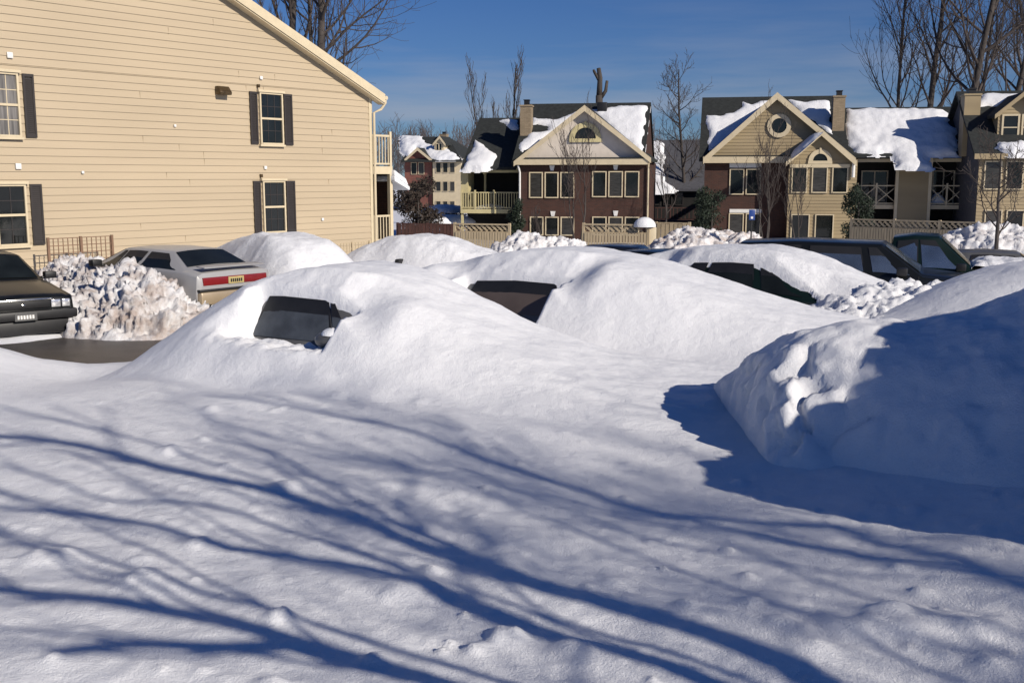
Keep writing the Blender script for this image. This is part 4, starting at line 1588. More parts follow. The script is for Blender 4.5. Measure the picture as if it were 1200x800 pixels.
# snow on the bay gable's left slope
gx = HR_.px(963, 152, by - 0.4)
gl = HR_.px(921, 189, by - 0.4)
roof_snow(R_, HR_, (gx[0], by - 0.4, gx[1] + 0.02), (0, 1, 0), (gl[0] - gx[0], 0, gl[1] - gx[1]), [(926, 183), (931, 168), (945, 157), (955, 153), (958, 156), (940, 172)], th=0.2)
x0, z1 = HR_.px(977, 114, 2.0)
x1, _ = HR_.px(991, 114, 2.0)
chimney(R_, x0, x1, 2.0, 3.0, ze - 0.5, z1, 'brick_t')
# long right wing
wy = 0.8
yb = 5.6
x0w = x1 - 0.1
xrr, zwr = HR_.px(1116, 125, yb)
_, zwe = HR_.px(1050, 181, wy - 0.5)
b = MB()
b.prism([(x0w - 1, yb, zwr), (xrr + 1.5, yb, zwr), (xrr + 1.5, wy - 0.5, zwe), (x0w - 1, wy - 0.5, zwe)], (0, 0, -0.2))
b.prism([(x0w - 1, yb, zwr), (xrr + 1.5, yb, zwr), (xrr + 1.5, yb + 5, zwe), (x0w - 1, yb + 5, zwe)], (0, 0, -0.2))
b.build('wing_roof', 'shingle', R_)
e2 = (0, wy - 0.5 - yb, zwe - zwr)
roof_snow(R_, HR_, (x0w, yb, zwr), (1, 0, 0), e2, [(992, 126), (1040, 125), (1085, 125), (1107, 127), (1113, 133), (1112, 142), (1122, 150), (1122, 180), (1090, 179), (1084, 184), (1092, 194), (1078, 196), (1054, 193), (1046, 178), (1003, 178), (992, 160)], th=0.34, soft=0.5)
# wing facade: siding block between two balconies
zt_ = zwe - 0.1
sx0, sx1, _, sz1 = HR_.rect(1052, 196, 1087, 262, wy - 0.3)
b = MB()
siding(b, lambda z: sx0, lambda z: sx1, wz0 - 0.6, zt_ - 0.3, wy - 0.3, 0.2, 0.03)
b.build('wing_siding', 'siding_h', R_)
b = MB()
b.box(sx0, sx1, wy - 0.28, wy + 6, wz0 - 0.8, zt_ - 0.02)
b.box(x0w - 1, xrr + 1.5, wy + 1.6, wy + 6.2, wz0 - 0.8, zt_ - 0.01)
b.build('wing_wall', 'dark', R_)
b = MB()
for px_ in (sx0, sx1):
    b.box(px_ - 0.09, px_ + 0.09, wy - 0.36, wy - 0.2, wz0 - 0.8, zt_)
b.build('corner_board', 'cream', R_)
for (u0, u1, cr2) in ((1004, 1050, True), (1089, 1130, True)):
    xa_, xb_, _, _ = HR_.rect(u0, 220, u1, 240, wy)
    zfl = HR_.px(1030, 240, wy)[1]
    zrl = HR_.px(1030, 217, wy)[1]
    b = MB()
    b.box(xa_, xb_, wy, wy + 1.59, zfl - 0.25, zfl)
    bal = b.build('balcony', 'cream', R_)
    b = MB()
    b.box(xa_, xb_, wy + 0.05, wy + 0.2, zt_ - 0.35, zt_ - 0.15)
    b.build('balcony_beam', 'cream', R_)
    railing(bal, 'railing', xa_, xb_, wy + 0.06, zfl, zrl, 'cream', (xa_ + 0.05, (xa_ + xb_) / 2, xb_ - 0.05), cross=True, t=0.05)
    house_x = mix(xa_, xb_, 0.5)
    window(R_, xa_ + 0.5, xb_ - 0.4, zfl + 0.05, zfl + 2.0, wy + 1.59, 2, 1, 0.08, 0.08, 'cream', 'glass')
    if u0 > 1050:
        A, B = np.meshgrid(np.linspace(xa_, mix(xa_, xb_, .6), 24), np.linspace(wy + 0.15, wy + 1.2, 12), indexing='ij')
        gridmesh('balcony_snow', A, B, zfl + 0.02 + 0.7 * np.sin(np.linspace(0, pi, 24))[:, None] * np.sin(np.linspace(0, pi, 12))[None] + 0.07 * fbm(A * 3, B * 3, 3), 'snow_roof', bal)
# foot of the bay: dark downspout with icicle
b = MB()
xg, zg = HR_.px(998, 190, by)
b.tube([(xg + .1, by - 0.2, zg + 0.1), (xg + .1, by - 0.2, zg - 0.9)], 0.1, 8)
b.build('downspout', 'white', R_)

# ------------------------------------------------------------------ dormer house at the right edge
HD = Frame('dormer_house', 'clapboard house at the right edge with a gabled dormer and siding chimney', 'house', 1148, 300, 60.5, RZ)
R_ = HD.root
x0, x1, wz0, wz1 = HD.rect(1148, 182, 1290, 300, 0)
b = MB()
siding(b, lambda z: x0, lambda z: x1, wz0 - 0.8, wz1, 0, 0.2, 0.03)
b.build('clapboard_wall', 'siding_h', R_)
b = MB()
b.box(x0 - 0.03, x1, 0.02, 9.0, wz0 - 0.9, wz1)
b.build('wall', 'shingle_g', R_)
yr = 5.6
xl, zrid = HD.px(1104, 107.5, yr)
xl = x0 - 0.35
b = MB()
b.prism([(xl, yr, zrid), (x1, yr, zrid), (x1, -0.4, wz1 + .05), (xl, -0.4, wz1 + .05)], (0, 0, -0.2))
b.prism([(xl, yr, zrid), (x1, yr, zrid), (x1, 2 * yr + .4, wz1 + .05), (xl, 2 * yr + .4, wz1 + .05)], (0, 0, -0.2))
b.build('roof', 'shingle', R_)
b = MB()
b.prism([(x0 - 0.03, 0.05, wz1 - 0.02), (x0 - 0.03, 2 * yr, wz1 - 0.02), (x0 - 0.03, yr, zrid - 0.2)], (0.05, 0, 0))
b.build('end_gable', 'shingle_g', R_)
b = MB()
b.box(xl, x1, -0.44, -0.403, wz1 - 0.22, wz1 + 0.08)
b.build('fascia', 'siding_h', R_)
e2 = (0, -(yr + .4), wz1 + .05 - zrid)
roof_snow(R_, HD, (xl, yr, zrid), (1, 0, 0), e2, [(1148, 109), (1230, 107), (1230, 125), (1160, 122), (1147, 124)])
roof_snow(R_, HD, (xl, yr, zrid), (1, 0, 0), e2, [(1168, 170), (1172, 164), (1210, 164), (1215, 176), (1185, 178)], th=0.5, soft=0.5)
dx0, dx1, dz0, dz1 = HD.rect(1170, 133, 1214, 166, 1.4)
dx1 = dx0 + 2.4
b = MB()
b.box(dx0, dx1, 1.42, 4.6, dz0 - 0.4, dz1)
b.build('dormer_wall', 'siding_h', R_)
gx, gz = (dx0 + dx1) / 2, dz1 + 1.15
b = MB()
b.prism([(dx0 - 0.25, 1.0, dz1 - 0.1), (gx, 1.0, gz), (gx, 1.0, gz - 0.16), (dx0 - 0.25, 1.0, dz1 - 0.26)], (0, 4.4, 0))
b.prism([(dx1 + 0.25, 1.0, dz1 - 0.1), (gx, 1.0, gz), (gx, 1.0, gz - 0.16), (dx1 + 0.25, 1.0, dz1 - 0.26)], (0, 4.4, 0))
dr = b.build('dormer_roof', 'shingle', R_)
b = MB()
siding(b, lambda z: dx0 + max(0, (z - dz1)) * (gx - dx0) / (gz - dz1), lambda z: dx1 - max(0, (z - dz1)) * (gx - dx0) / (gz - dz1), dz0, gz - 0.2, 1.4, 0.2, 0.03)
b.build('dormer_siding', 'siding_h', R_)
b = MB()
for sx in (-1, 1):
    b.prism([(gx, 0.96, gz + 0.03), (gx + sx * (dx1 - gx + 0.27), 0.96, dz1 - 0.08), (gx + sx * (dx1 - gx + 0.27), 0.96, dz1 - 0.33), (gx, 0.96, gz - 0.25)], (0, 0.037, 0))
b.build('rake_board', 'siding_h', dr)
window(R_, dx0 + 0.3, gx - 0.15, dz0 + 0.15, dz1 - 0.15, 1.37, 1, 2, 0.1, 0.06, 'cream', 'glass')
window(R_, gx + 0.15, dx1 - 0.3, dz0 + 0.15, dz1 - 0.15, 1.37, 1, 2, 0.1, 0.06, 'cream', 'glass')
x0c, z1 = HD.px(1131, 112, 3.2)
x1c, _ = HD.px(1150, 112, 3.2)
chimney(R_, x0c, x1c, 3.2, 4.3, wz1, z1, 'siding_h')
house_window(HD, 1155, 190, 1197, 221, 2, -0.025, 'cream', 0.3)
house_window(HD, 1155, 247, 1197, 278, 2, -0.025, 'cream', 0.3)

# ------------------------------------------------------------------ far brick house and dark roofed house
HF_ = Frame('brick_house', 'distant red brick and cream townhouse with small dormer, far down between the buildings', 'house', 476, 262, 150, radians(-16))
R_ = HF_.root
ux0, ux1, uz0, uz1 = wallbox(HF_, 'brick_l', 474, 507, 186, 262, depth=9)
x0, x1, z0, z1 = HF_.rect(507, 186, 541, 262, -0.5)
b = MB()
b.box(x0, x1, -0.5, 9, z0 - 1, z1)
b.build('wall', 'cream', R_)
yr = 6
xl, zrid = HF_.px(459, 158, yr)
xr2, zr2 = HF_.px(533, 163, yr)
zrid = (zrid + zr2) / 2
xe, ze = HF_.px(541, 188, -1.2)
b = MB()
xl0 = HF_.px(470, 188, -1.2)[0]
b.prism([(xl0, yr, zrid), (xr2 - 1.0, yr, zrid), (xe, -1.2, ze), (xl0, -1.2, ze)], (0, 0, -0.2))
b.prism([(xl0, yr, zrid), (xr2 - 1.0, yr, zrid), (xe, 2 * yr, ze), (xl0, 2 * yr, ze)], (0, 0, -0.2))
b.prism([(xr2 - 1.0, yr, zrid), (xe, -1.2, ze), (xe, 2 * yr, ze)], (0, 0, -0.2))
b.build('roof', 'shingle', R_)
roof_snow(R_, HF_, (xl0, yr, zrid), (1, 0, 0), (0, -1.2 - yr, ze - zrid), [(470, 158), (492, 158), (501, 168), (522, 172), (540, 185), (512, 186), (500, 183), (488, 172), (480, 184), (470, 176)], res=0.2, th=0.5, soft=0.5)
gable(HF_, (489, 173), (474, 187), (506, 187), -0.6, 'brick_l', depth=4, ov=0.5, lap=False, fw=0.35)
house_window(HF_, 482, 191, 497, 204, 2, -0.02, mul=0.3)
house_window(HF_, 482, 216, 497, 229, 2, -0.02, mul=0.3)
house_window(HF_, 511, 191, 533, 202, 3, -0.52, mul=0.3)
house_window(HF_, 511, 213, 533, 224, 3, -0.52, mul=0.3)
house_window(HF_, 511, 236, 533, 248, 3, -0.52, mul=0.3)
x0, x1, z0, z1 = HF_.rect(509, 168, 520, 180, 1.0)
b = MB()
b.box(x0, x1, 1.0, 5, z0 - 1, z1)
dw = b.build('dormer_wall', 'cream', R_)
window(R_, x0 + 0.3, x1 - 0.3, z0 + 0.1, z1 - 0.1, 0.99, 2, 1, 0.1, 0.12, 'cream', 'glass')
gable(HF_, (515, 159.5), (507, 169), (522, 169), 1.0, 'cream', depth=4, ov=0.3, lap=False, fw=0.3)
x, z = HF_.px(519, 158, 4.5)
chimney(R_, x - 0.5, x + 0.5, 4.5, 5.5, zrid - 1.5, z, 'brick_t')

HS_ = Frame('siding_house', 'grey roofed house in shade between the two brick houses, snow slab on its left roof', 'house', 770, 290, 84, radians(-11))
R_ = HS_.root
x0, x1, z0, z1 = HS_.rect(764, 221, 850, 290, 0)
b = MB()
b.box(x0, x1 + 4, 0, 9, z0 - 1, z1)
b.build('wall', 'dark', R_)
xl, zr = HS_.px(781, 164, 5)
xq, _ = HS_.px(760, 164, 5)
b = MB()
b.prism([(x0 - 2.5, 5, zr), (x1 + 4, 5, zr), (x1 + 4, -0.5, z1), (x0 - 2.5, -0.5, z1)], (0, 0, -0.2))
b.prism([(x0 - 2.5, 5, zr), (x1 + 4, 5, zr), (x1 + 4, 10.5, z1), (x0 - 2.5, 10.5, z1)], (0, 0, -0.2))
b.build('roof', 'shingle_g', R_)
roof_snow(R_, HS_, (x0, 5, zr), (1, 0, 0), (0, -5.5, z1 - zr), [(757, 164), (770, 163), (778, 166), (780, 178), (777, 200), (779, 212), (791, 219), (785, 222), (757, 222)], th=0.35, res=0.15)
house_window(HS_, 765, 226, 800, 240, 3, -0.005, 'shutter', 0.3)
b = MB()
xa_, xb_ = HS_.px(757, 240, -1.5)[0], HS_.px(815, 240, -1.5)[0]
zfl, zrl = HS_.px(785, 258, -1.5)[1], HS_.px(785, 243, -1.5)[1]
railing(R_, 'railing', xa_, xb_, -1.5, zfl, zrl, 'darkfence', (xa_, (xa_ + xb_) / 2, xb_), 0.3, t=0.06)
b.box(xa_, xb_, -1.6, -0.01, zfl - 0.25, zfl)
b.build('deck', 'darkfence', R_)


# ------------------------------------------------------------------ fences
def lattice_fence(label, ua, va, ub, vb, ya, yb, h, lattice=True, m='fence', board=0.14):
    a, b_ = at(ua, va, ya), at(ub, vb, yb)
    L = hypot(b_[0] - a[0], b_[1] - a[1])
    top = (a[2] + b_[2]) / 2
    r = thing('fence', label, 'fence', (a[0], a[1], top - h), atan2(b_[1] - a[1], b_[0] - a[0]))
    n = max(1, round(L / 2.2))
    for k in range(n + 1):
        b = MB()
        x = L * k / n
        b.box(x - 0.06, x + 0.06, -0.06, 0.06, -0.8, h + 0.06)
        b.build('post', m, r)
    lz = h - 0.38 if lattice else h
    b = MB()
    x = 0.07
    k = 0
    while x < L - 0.07:
        b.box(x, min(x + board - 0.03, L - 0.06), -0.10 - 0.004 * (k % 2), -0.063, -0.6, lz - 0.02 - (0.03 * ((k * 7) % 3) / 3 if not lattice else 0))
        x += board
        k += 1
    b.build('boards', m, r)
    b = MB()
    b.box(0.06, L - 0.06, -0.055, 0.055, lz - 0.02, lz + 0.03)
    b.box(0.06, L - 0.06, -0.05, 0.05, 0.1, 0.18)
    if lattice:
        b.box(-0.05, L + 0.05, -0.075, 0.075, h - 0.05, h + 0.02)
    b.build('rail', m, r)
    if lattice:
        b = MB()
        x = 0.06
        while x < L - 0.35:
            b.bar((x, 0.0, h - 0.06), (x + 0.32, 0.0, lz + 0.04), 0.035, 0.09)
            b.bar((x, 0.022, lz + 0.04), (x + 0.32, 0.022, h - 0.06), 0.012, 0.03)
            x += 0.27
        b.build('lattice', m, r)
    return r


lattice_fence('tan lattice-topped fence in front of the dark brick house', 684, 263, 760, 263, 50, 49, 1.5)
lattice_fence('short tan fence of plain vertical boards beside the lattice fence', 769, 261.5, 808, 261.5, 50, 49.4, 1.5, False, board=0.2)
lattice_fence('long tan lattice-topped fence before the wing with two balconies', 998, 260, 1158, 257.5, 53, 48.5, 1.4)
lattice_fence('tan lattice-topped fence under the left balcony', 533, 263, 597, 262, 53, 52, 1.35)
lattice_fence('dark red-brown board fence beyond the porch of the beige building', 466, 263, 536, 262, 58, 57, 1.5, False, 'darkfence', 0.2)
# snow caps on gate posts
pc = at(763, 270, 49.2)
gp = thing('gate_post', 'pale gate post with a round snow cap between the two tan fences', 'post', (pc[0], pc[1], pc[2] - 1.2))
b = MB()
b.box(-0.22, 0.22, -0.22, 0.22, -0.6, 1.35)
b.build('shaft', 'cream', gp, bevel=0.02)
b = MB()
b.v, b.f = [], []
A, B = np.meshgrid(np.linspace(0, 1, 9), np.linspace(0, 2 * pi, 17), indexing='ij')
P = np.stack([0.52 * np.sin(A * pi / 2) * np.cos(B) - 0.3, 0.45 * np.sin(A * pi / 2) * np.sin(B), 1.36 + 0.45 * np.cos(A * pi / 2)], -1)
b.grid(P)
b.build('snow_cap', 'snow_roof', gp, smooth=True)

# blue sign
ps = at(881, 252, 44)
sg_ = thing('parking_sign', 'small blue sign on a thin post before the right brick house', 'sign', (ps[0], ps[1], float(terrain(ps[0], ps[1]))))
zz = ps[2] - float(terrain(ps[0], ps[1]))
b = MB()
b.tube([(0, 0, 0), (0, 0, zz + 0.2)], 0.03, 8)
b.build('post', 'black', sg_)
b = MB()
b.box(-0.125, 0.125, -0.05, -0.033, zz - 0.2, zz + 0.22)
pn = b.build('sign_panel', 'bluesign', sg_, bevel=0.01)
b = MB()
b.box(-0.045, 0.045, -0.056, -0.0505, zz - 0.15, zz - 0.06)
b.build('white_mark', 'white', pn)


# ------------------------------------------------------------------ trees
def branch(mbs, p, d, L, r, lv, rng, kids, maxlv, up=0.25, spread=(35, 65), seg=5, minr=0.01, gnarl=0.16, blen=1.0):
    pts, rad = [np.array(p, float)], [r]
    d = np.array(d, float) / np.linalg.norm(d)
    for i in range(seg):
        d = d + np.array([rng.gauss(0, gnarl) for _ in range(3)]) * (0.5 if lv == 0 else 1) + np.array((0, 0, up * (0.4 if lv == 0 else 0.5)))
        d /= np.linalg.norm(d)
        pts.append(pts[-1] + d * L / seg)
        rad.append(max(minr * 0.7, r * (1 - 0.78 * (i + 1) / seg)))
    mbs[0 if lv == 0 else 1].tube(pts, rad, (9, 6, 4, 3, 3)[lv], cap=False)
    if lv >= maxlv:
        return
    n = kids[lv]
    for k in range(n):
        f = (0.30 if lv == 0 else 0.22) + (0.98 - (0.30 if lv == 0 else 0.22)) * (k + rng.random() * 0.8) / n
        i = min(int(f * seg), seg - 1)
        q = mix(pts[i], pts[i + 1], f * seg - i)
        dd = pts[i + 1] - pts[i]
        dd /= np.linalg.norm(dd)
        ax = np.cross(dd, [rng.gauss(0, 1) for _ in range(3)])
        ax /= np.linalg.norm(ax) + 1e-9
        an = radians(rng.uniform(*spread))
        nd = dd * cos(an) + np.cross(ax, dd) * sin(an)
        nd[2] = abs(nd[2]) * 0.9 + 0.05 if lv == 0 else nd[2] + 0.12
        rr = max(minr, np.interp(f, [0, 1], [r, r * 0.22]) * rng.uniform(0.4, 0.65))
        branch(mbs, q, nd, L * rng.uniform(0.34, 0.55) * (1.15 - 0.55 * f if lv == 0 else 1.0) * (blen if lv == 0 else 1.0), rr, lv + 1, rng, kids, maxlv, up, spread, max(3, seg - 1), minr, gnarl * 1.15)


def bare_tree(label, x, y, h, r, seed, kids=(14, 6, 4), maxlv=3, spread=(30, 60), up=0.25, stems=1, group=None, minr=0.012, m='twig', mt='bark', name='bare_tree', lean=0.04, z=None, gnarl=0.16, seg=8, blen=1.0):
    rng = random.Random(seed)
    z = float(terrain(x, y)) if z is None else z
    t = thing(name, label, 'tree', (x, y, z), 0, group)
    a, c = MB(), MB()
    for s in range(stems):
        an = rng.uniform(0, 2 * pi)
        k = lean if stems == 1 else 0.22
        branch((a, c), (0.25 * r * cos(an) * (stems > 1) * 3, 0.25 * r * sin(an) * (stems > 1) * 3, -0.3), (k * cos(an), k * sin(an), 1), h * (1 if s == 0 else rng.uniform(0.7, 0.95)), r * (1 if s == 0 else 0.75), 0, rng, kids, maxlv, up, spread, seg, minr, gnarl, blen)
    a.build('trunk', mt, t, smooth=True)
    c.build('crown', m, t, smooth=True)
    return t


def tree_at(label, u, y, h, r, seed, **k):
    p = at(u, 208, y)
    return bare_tree(label, p[0], p[1], h, r, seed, **k)


GT = 'tall bare trees behind the houses'
tree_at('thick bare trunk behind the beige roof, left of three', 337, 62, 25, 0.30, 1, kids=(20, 7, 4), group=GT, minr=0.014, blen=0.5, gnarl=0.07, lean=0.01)
tree_at('slim bare trunk behind the beige roof, middle of three', 363, 66, 25, 0.19, 2, kids=(18, 6, 4), group=GT, minr=0.014, blen=0.45, gnarl=0.06, lean=0.01)
tree_at('thick bare tree behind the beige roof, right of three, twigs reaching right', 386, 60, 25, 0.30, 3, kids=(26, 9, 5), group=GT, minr=0.013, spread=(40, 80), blen=0.5, gnarl=0.08, lean=0.02)
tree_at('bare upright tree behind the left wing roof of the dark brick house', 592, 88, 13.2, 0.17, 14, kids=(14, 6, 3), stems=3, group=GT, minr=0.016, spread=(15, 35), up=0.5, blen=0.6, gnarl=0.08)
tree_at('single straight bare tree between the two brick houses', 803, 84, 12.6, 0.18, 5, kids=(26, 6, 3), group=GT, minr=0.016, spread=(40, 70), blen=0.5, gnarl=0.05, lean=0.01)
rs = [(1050, 92, 24, 0.22, 21), (1086, 88, 27, 0.34, 22), (1114, 84, 28, 0.38, 23), (1143, 96, 25, 0.24, 24), (1168, 86, 27, 0.32, 25), (1192, 94, 26, 0.28, 26), (1225, 88, 27, 0.3, 27)]
rl = ['leftmost tall bare tree behind the dormer house, branches reaching left', 'straight tall bare tree just left of the dormer house ridge', 'thickest bare trunk behind the dormer house chimney',
      'slim bare tree right of the dormer house chimney', 'tall bare tree directly behind the dormer', 'tall bare tree right of the dormer gable', 'tall bare tree at the right edge behind the dormer house']
for (u, y, h, r, s), lab in zip(rs, rl):
    tree_at(lab, u, y, h, r, s, kids=(22, 8, 4), group=GT, minr=0.017, spread=(25, 60), blen=0.62, gnarl=0.08, lean=0.03)
# lopped forked trunk
p = at(702, 120, 76)
tz = float(terrain(p[0], p[1]))
t = thing('lopped_tree', 'lopped forked tree trunk above the dark brick house ridge', 'tree', (p[0], p[1], tz))
b = MB()
hh = at(703, 112, 76)[2] - tz
ht = at(700, 80, 76)[2] - tz
b.tube([(0, 0, -0.3), (0.1, 0, hh * 0.6), (0.0, 0, hh)], [0.38, 0.3, 0.24], 10)
b.build('trunk', 'bark', t, smooth=True)
b = MB()
b.tube([(0, 0, hh - 0.3), (0.05, 0, hh + 1.2), (-0.05, 0.1, ht)], [0.22, 0.17, 0.14], 8)
b.tube([(0.05, 0, hh + 0.9), (-0.35, 0, hh + 1.6), (-0.42, 0, ht - 0.1)], [0.12, 0.1, 0.07], 8)
b.tube([(0.1, 0, hh - 0.2), (0.45, 0, hh + 0.3), (0.55, 0.1, hh + 1.0)], [0.14, 0.12, 0.1], 8)
b.build('limb', 'bark', t, smooth=True)

# slender saplings in front of the houses
SP = 'slender bare saplings before the houses'
for (u, y, h, r, s, st, lab) in ((676, 55, 6.2, 0.06, 31, 3, 'bare sapling before the stucco gable of the dark brick house'),
                                 (899, 56, 6.6, 0.06, 32, 3, 'bare sapling in front of the round gable window house brick wall'),
                                 (783, 58, 5.2, 0.06, 33, 1, 'bare sapling before the snow slab between the brick houses'),
                                 (940, 54, 4.6, 0.05, 34, 2, 'bare sapling in front of the clapboard bay'),
                                 (634, 52, 2.2, 0.03, 36, 2, 'twiggy low sapling in the snow heap left of the lattice fence')):
    tree_at(lab, u, y, h, r, s, kids=(8, 4, 3), stems=st, group=SP, minr=0.009, spread=(15, 35), up=0.5)
tree_at('small bare tree with a dark trunk before the snow heap at the right', 1174, 36, 4.3, 0.09, 35, kids=(12, 6, 4), minr=0.01, spread=(45, 75), up=0.2)

# far wood: one twiggy mass beyond everything
rng = random.Random(5)
wb = [MB(), MB()]
for k in range(70):
    y = rng.uniform(185, 260)
    u = rng.choice((rng.uniform(425, 625), rng.uniform(425, 625), rng.uniform(755, 850), rng.uniform(300, 1250)))
    p = at(u, 208, y)
    h = rng.uniform(7.5, 12.5) * y / 200
    branch(wb, (p[0], p[1], float(terrain(p[0], p[1]))), (0, 0, 1), h, 0.16, 0, rng, (15, 7), 2, 0.35, (25, 55), 6, 0.035)
wb[0].v, off = wb[0].v + wb[1].v, len(wb[0].v)
wb[0].f += [tuple(i + off for i in f) for f in wb[1].f]
tag(wb[0].build('far_woods', 'farwood', None, smooth=True), 'brown leafless woods along the horizon behind the houses', 'woods', kind='stuff')


# evergreen shrubs
def shrub(label, u, v0, v1, y, w, m, seed, n=5200, name='evergreen_shrub', lobes=14, conical=False, leaf=0.07):
    base, top = at(u, v1, y), at(u, v0, y)
    z0 = float(terrain(base[0], base[1]))
    h = top[2] - z0
    r = np.random.RandomState(seed)
    t = thing(name, label, 'shrub', (base[0], base[1], z0))
    b = MB()
    b.tube([(0, 0, -0.2), (0.03, 0.02, h * 0.5), (0, 0, h * 0.85)], [0.07, 0.05, 0.02], 6)
    b.build('trunk', 'bark', t)
    b = MB()
    cs = []
    for i in range(lobes):
        zz = h * (0.12 + 0.8 * i / lobes)
        rad = w / 2 * (1 - 0.85 * (zz / h) if conical else sqrt(max(0.1, 1 - ((zz / h - 0.45) / 0.62) ** 2)))
        an = r.rand() * 2 * pi
        cs.append((rad * 0.55 * cos(an), rad * 0.55 * sin(an), zz, max(0.2, rad * 0.6), h / lobes * 1.9))
    for i in range(n):
        c = cs[r.randint(lobes)]
        d = r.normal(size=3)
        d /= np.linalg.norm(d)
        q = r.rand() ** 0.35
        p = np.array((c[0] + d[0] * c[3] * q, c[1] + d[1] * c[3] * q, max(0.02, c[2] + d[2] * c[4] * q)))
        a = r.normal(size=3) * leaf
        e = r.normal(size=3) * leaf
        b.face([p, p + a, p + e])
    b.build('crown', m, t)
    return t


shrub('dark reddish evergreen between the porch and the distant brick house', 490, 205, 268, 62, 3.0, 'winterbush', 1, leaf=0.09)
shrub('dark evergreen at the left corner of the brick house with round gable window', 833, 218, 285, 62, 2.2, 'evergreen', 2)
shrub('dark evergreen against the clapboard bay, before the balconies', 1004, 215, 285, 60, 1.7, 'evergreen', 3)
shrub('dark narrow evergreen beside the left balcony of the dark brick house', 604, 232, 290, 62, 1.0, 'evergreen', 4, n=3000)
shrub('low dark evergreen by the distant house, tufted with snow', 523, 240, 275, 75, 3.0, 'winterbush', 5, n=3000, leaf=0.09)
p = at(522, 246, 72)
for k, (u, v, y, w, lab) in enumerate(((521, 244, 73, 1.5, 'rounded snow tuft upon the low evergreen'), (524, 256, 68, 1.6, 'snow tuft nearest the red-brown fence'))):
    p = at(u, v, y)
    A, B = np.meshgrid(np.linspace(0, 1, 8), np.linspace(0, 2 * pi, 21), indexing='ij')
    rr_ = w * (1 + 0.25 * np.sin(3 * B + k)) * np.sin(A * pi / 2)
    o = gridmesh('snow_tuft', p[0] + rr_ * np.cos(B), p[1] + rr_ * np.sin(B) * 0.7, p[2] - 0.3 + 0.55 * np.cos(A * pi / 2) + 0.06 * fbm(A * 3, B * 2, 2), 'snow_roof')
    tag(o, lab, 'snow')

# ------------------------------------------------------------------ trees behind the camera that stripe the snow with shade
SG = 'bare trees behind the camera'


def shade_tree(u, v, back, h, r, seed, lab, **k):
    g = atz(u, v, 0.76)
    x, y = g[0] + HS[0] * back, g[1] + HS[1] * back
    return bare_tree(lab, x, y, h, r, seed, z=0.3, group=SG, minr=0.008, **k)


# one many-stemmed tree: each limb rises so that its shadow runs where the photograph shows a stripe
TE = math.tan(SUN_E)


def limb_from_shade(pix, h0, r0, r1, wob=0.05, seed=1, base=None):
    """limb whose shadow falls along the picture polyline pix; h0 height over the snow at its near end"""
    rng = random.Random(seed)
    g = [atz(u, v, 0.76) for u, v in pix]
    P = []
    h = h0
    for k, q in enumerate(g):
        if k:
            d = q[:2] - g[k - 1][:2]
            h += max(0.10 * hypot(*d), -float(np.dot(d, HS))) * TE
        P.append(np.array((q[0] + HS[0] * h / TE, q[1] + HS[1] * h / TE, 0.76 + h)))
    # resample smoothly
    P = np.array(P)
    t = np.linspace(0, len(P) - 1, 4 * len(P))
    out = np.stack([np.interp(t, np.arange(len(P)), P[:, c]) for c in range(3)], -1)
    for _ in range(3):
        out[1:-1] = (out[:-2] + out[1:-1] * 2 + out[2:]) / 4
    if base is not None:
        n = 8
        b0 = np.array(base, float)
        lead = [b0 + (out[0] - b0) * k / n + np.array((0, 0, 0.5 * sin(pi * k / n))) * (0.6 if h0 > 1 else 0) for k in range(n)]
        out = np.array(lead + list(out))
    rad = np.interp(np.linspace(0, 1, len(out)), [0, 1], [r0, r1])
    return out, rad


g0_ = atz(1000, 830, 0.76)
tb = (g0_[0] + HS[0] * 5.2, g0_[1] + HS[1] * 5.2, 0.2)
lt = thing('bare_tree', 'many-stemmed bare tree behind the camera throwing the long striped shadows', 'tree', tb, 0, SG)
limbs = [
    ([(1000, 830), (900, 778), (760, 720), (620, 680), (500, 640), (420, 605), (330, 575), (240, 560), (130, 530), (60, 515), (-60, 508)], 2.88, 0.074, 0.048),
    ([(900, 825), (800, 792), (700, 760), (590, 735), (520, 700), (440, 668), (350, 655), (250, 640), (180, 618), (100, 602), (0, 596)], 2.6, 0.052, 0.026),
    ([(540, 815), (430, 780), (330, 755), (220, 725), (120, 710), (0, 700), (-100, 690)], 2.7, 0.055, 0.038),
    ([(1000, 612), (900, 608), (820, 598), (720, 575), (620, 545), (540, 525), (440, 495), (330, 475), (250, 465)], 4.4, 0.034, 0.018),
    ([(580, 720), (500, 680), (420, 650), (330, 612), (240, 590), (160, 588), (110, 585), (50, 560), (0, 545)], 3.4, 0.026, 0.016),
    ([(590, 664), (540, 640), (450, 605), (400, 572), (350, 545), (310, 525), (250, 512)], 3.6, 0.032, 0.016),
    ([(640, 720), (560, 660), (500, 622), (470, 590), (490, 560), (470, 535)], 3.4, 0.02, 0.012),
    ([(330, 760), (230, 765), (140, 760), (40, 775)], 2.8, 0.04, 0.028),
    ([(200, 690), (120, 660), (60, 640), (-20, 640)], 3.2, 0.02, 0.012),
    ([(760, 650), (680, 620), (600, 580), (540, 560), (440, 535), (360, 530)], 4.6, 0.016, 0.01),
    ([(880, 640), (820, 640), (700, 600), (600, 568), (520, 548)], 5.0, 0.015, 0.01),
    ([(300, 560), (200, 525), (100, 500), (0, 478)], 4.6, 0.018, 0.012),
]
tc_ = MB()
rng = random.Random(77)
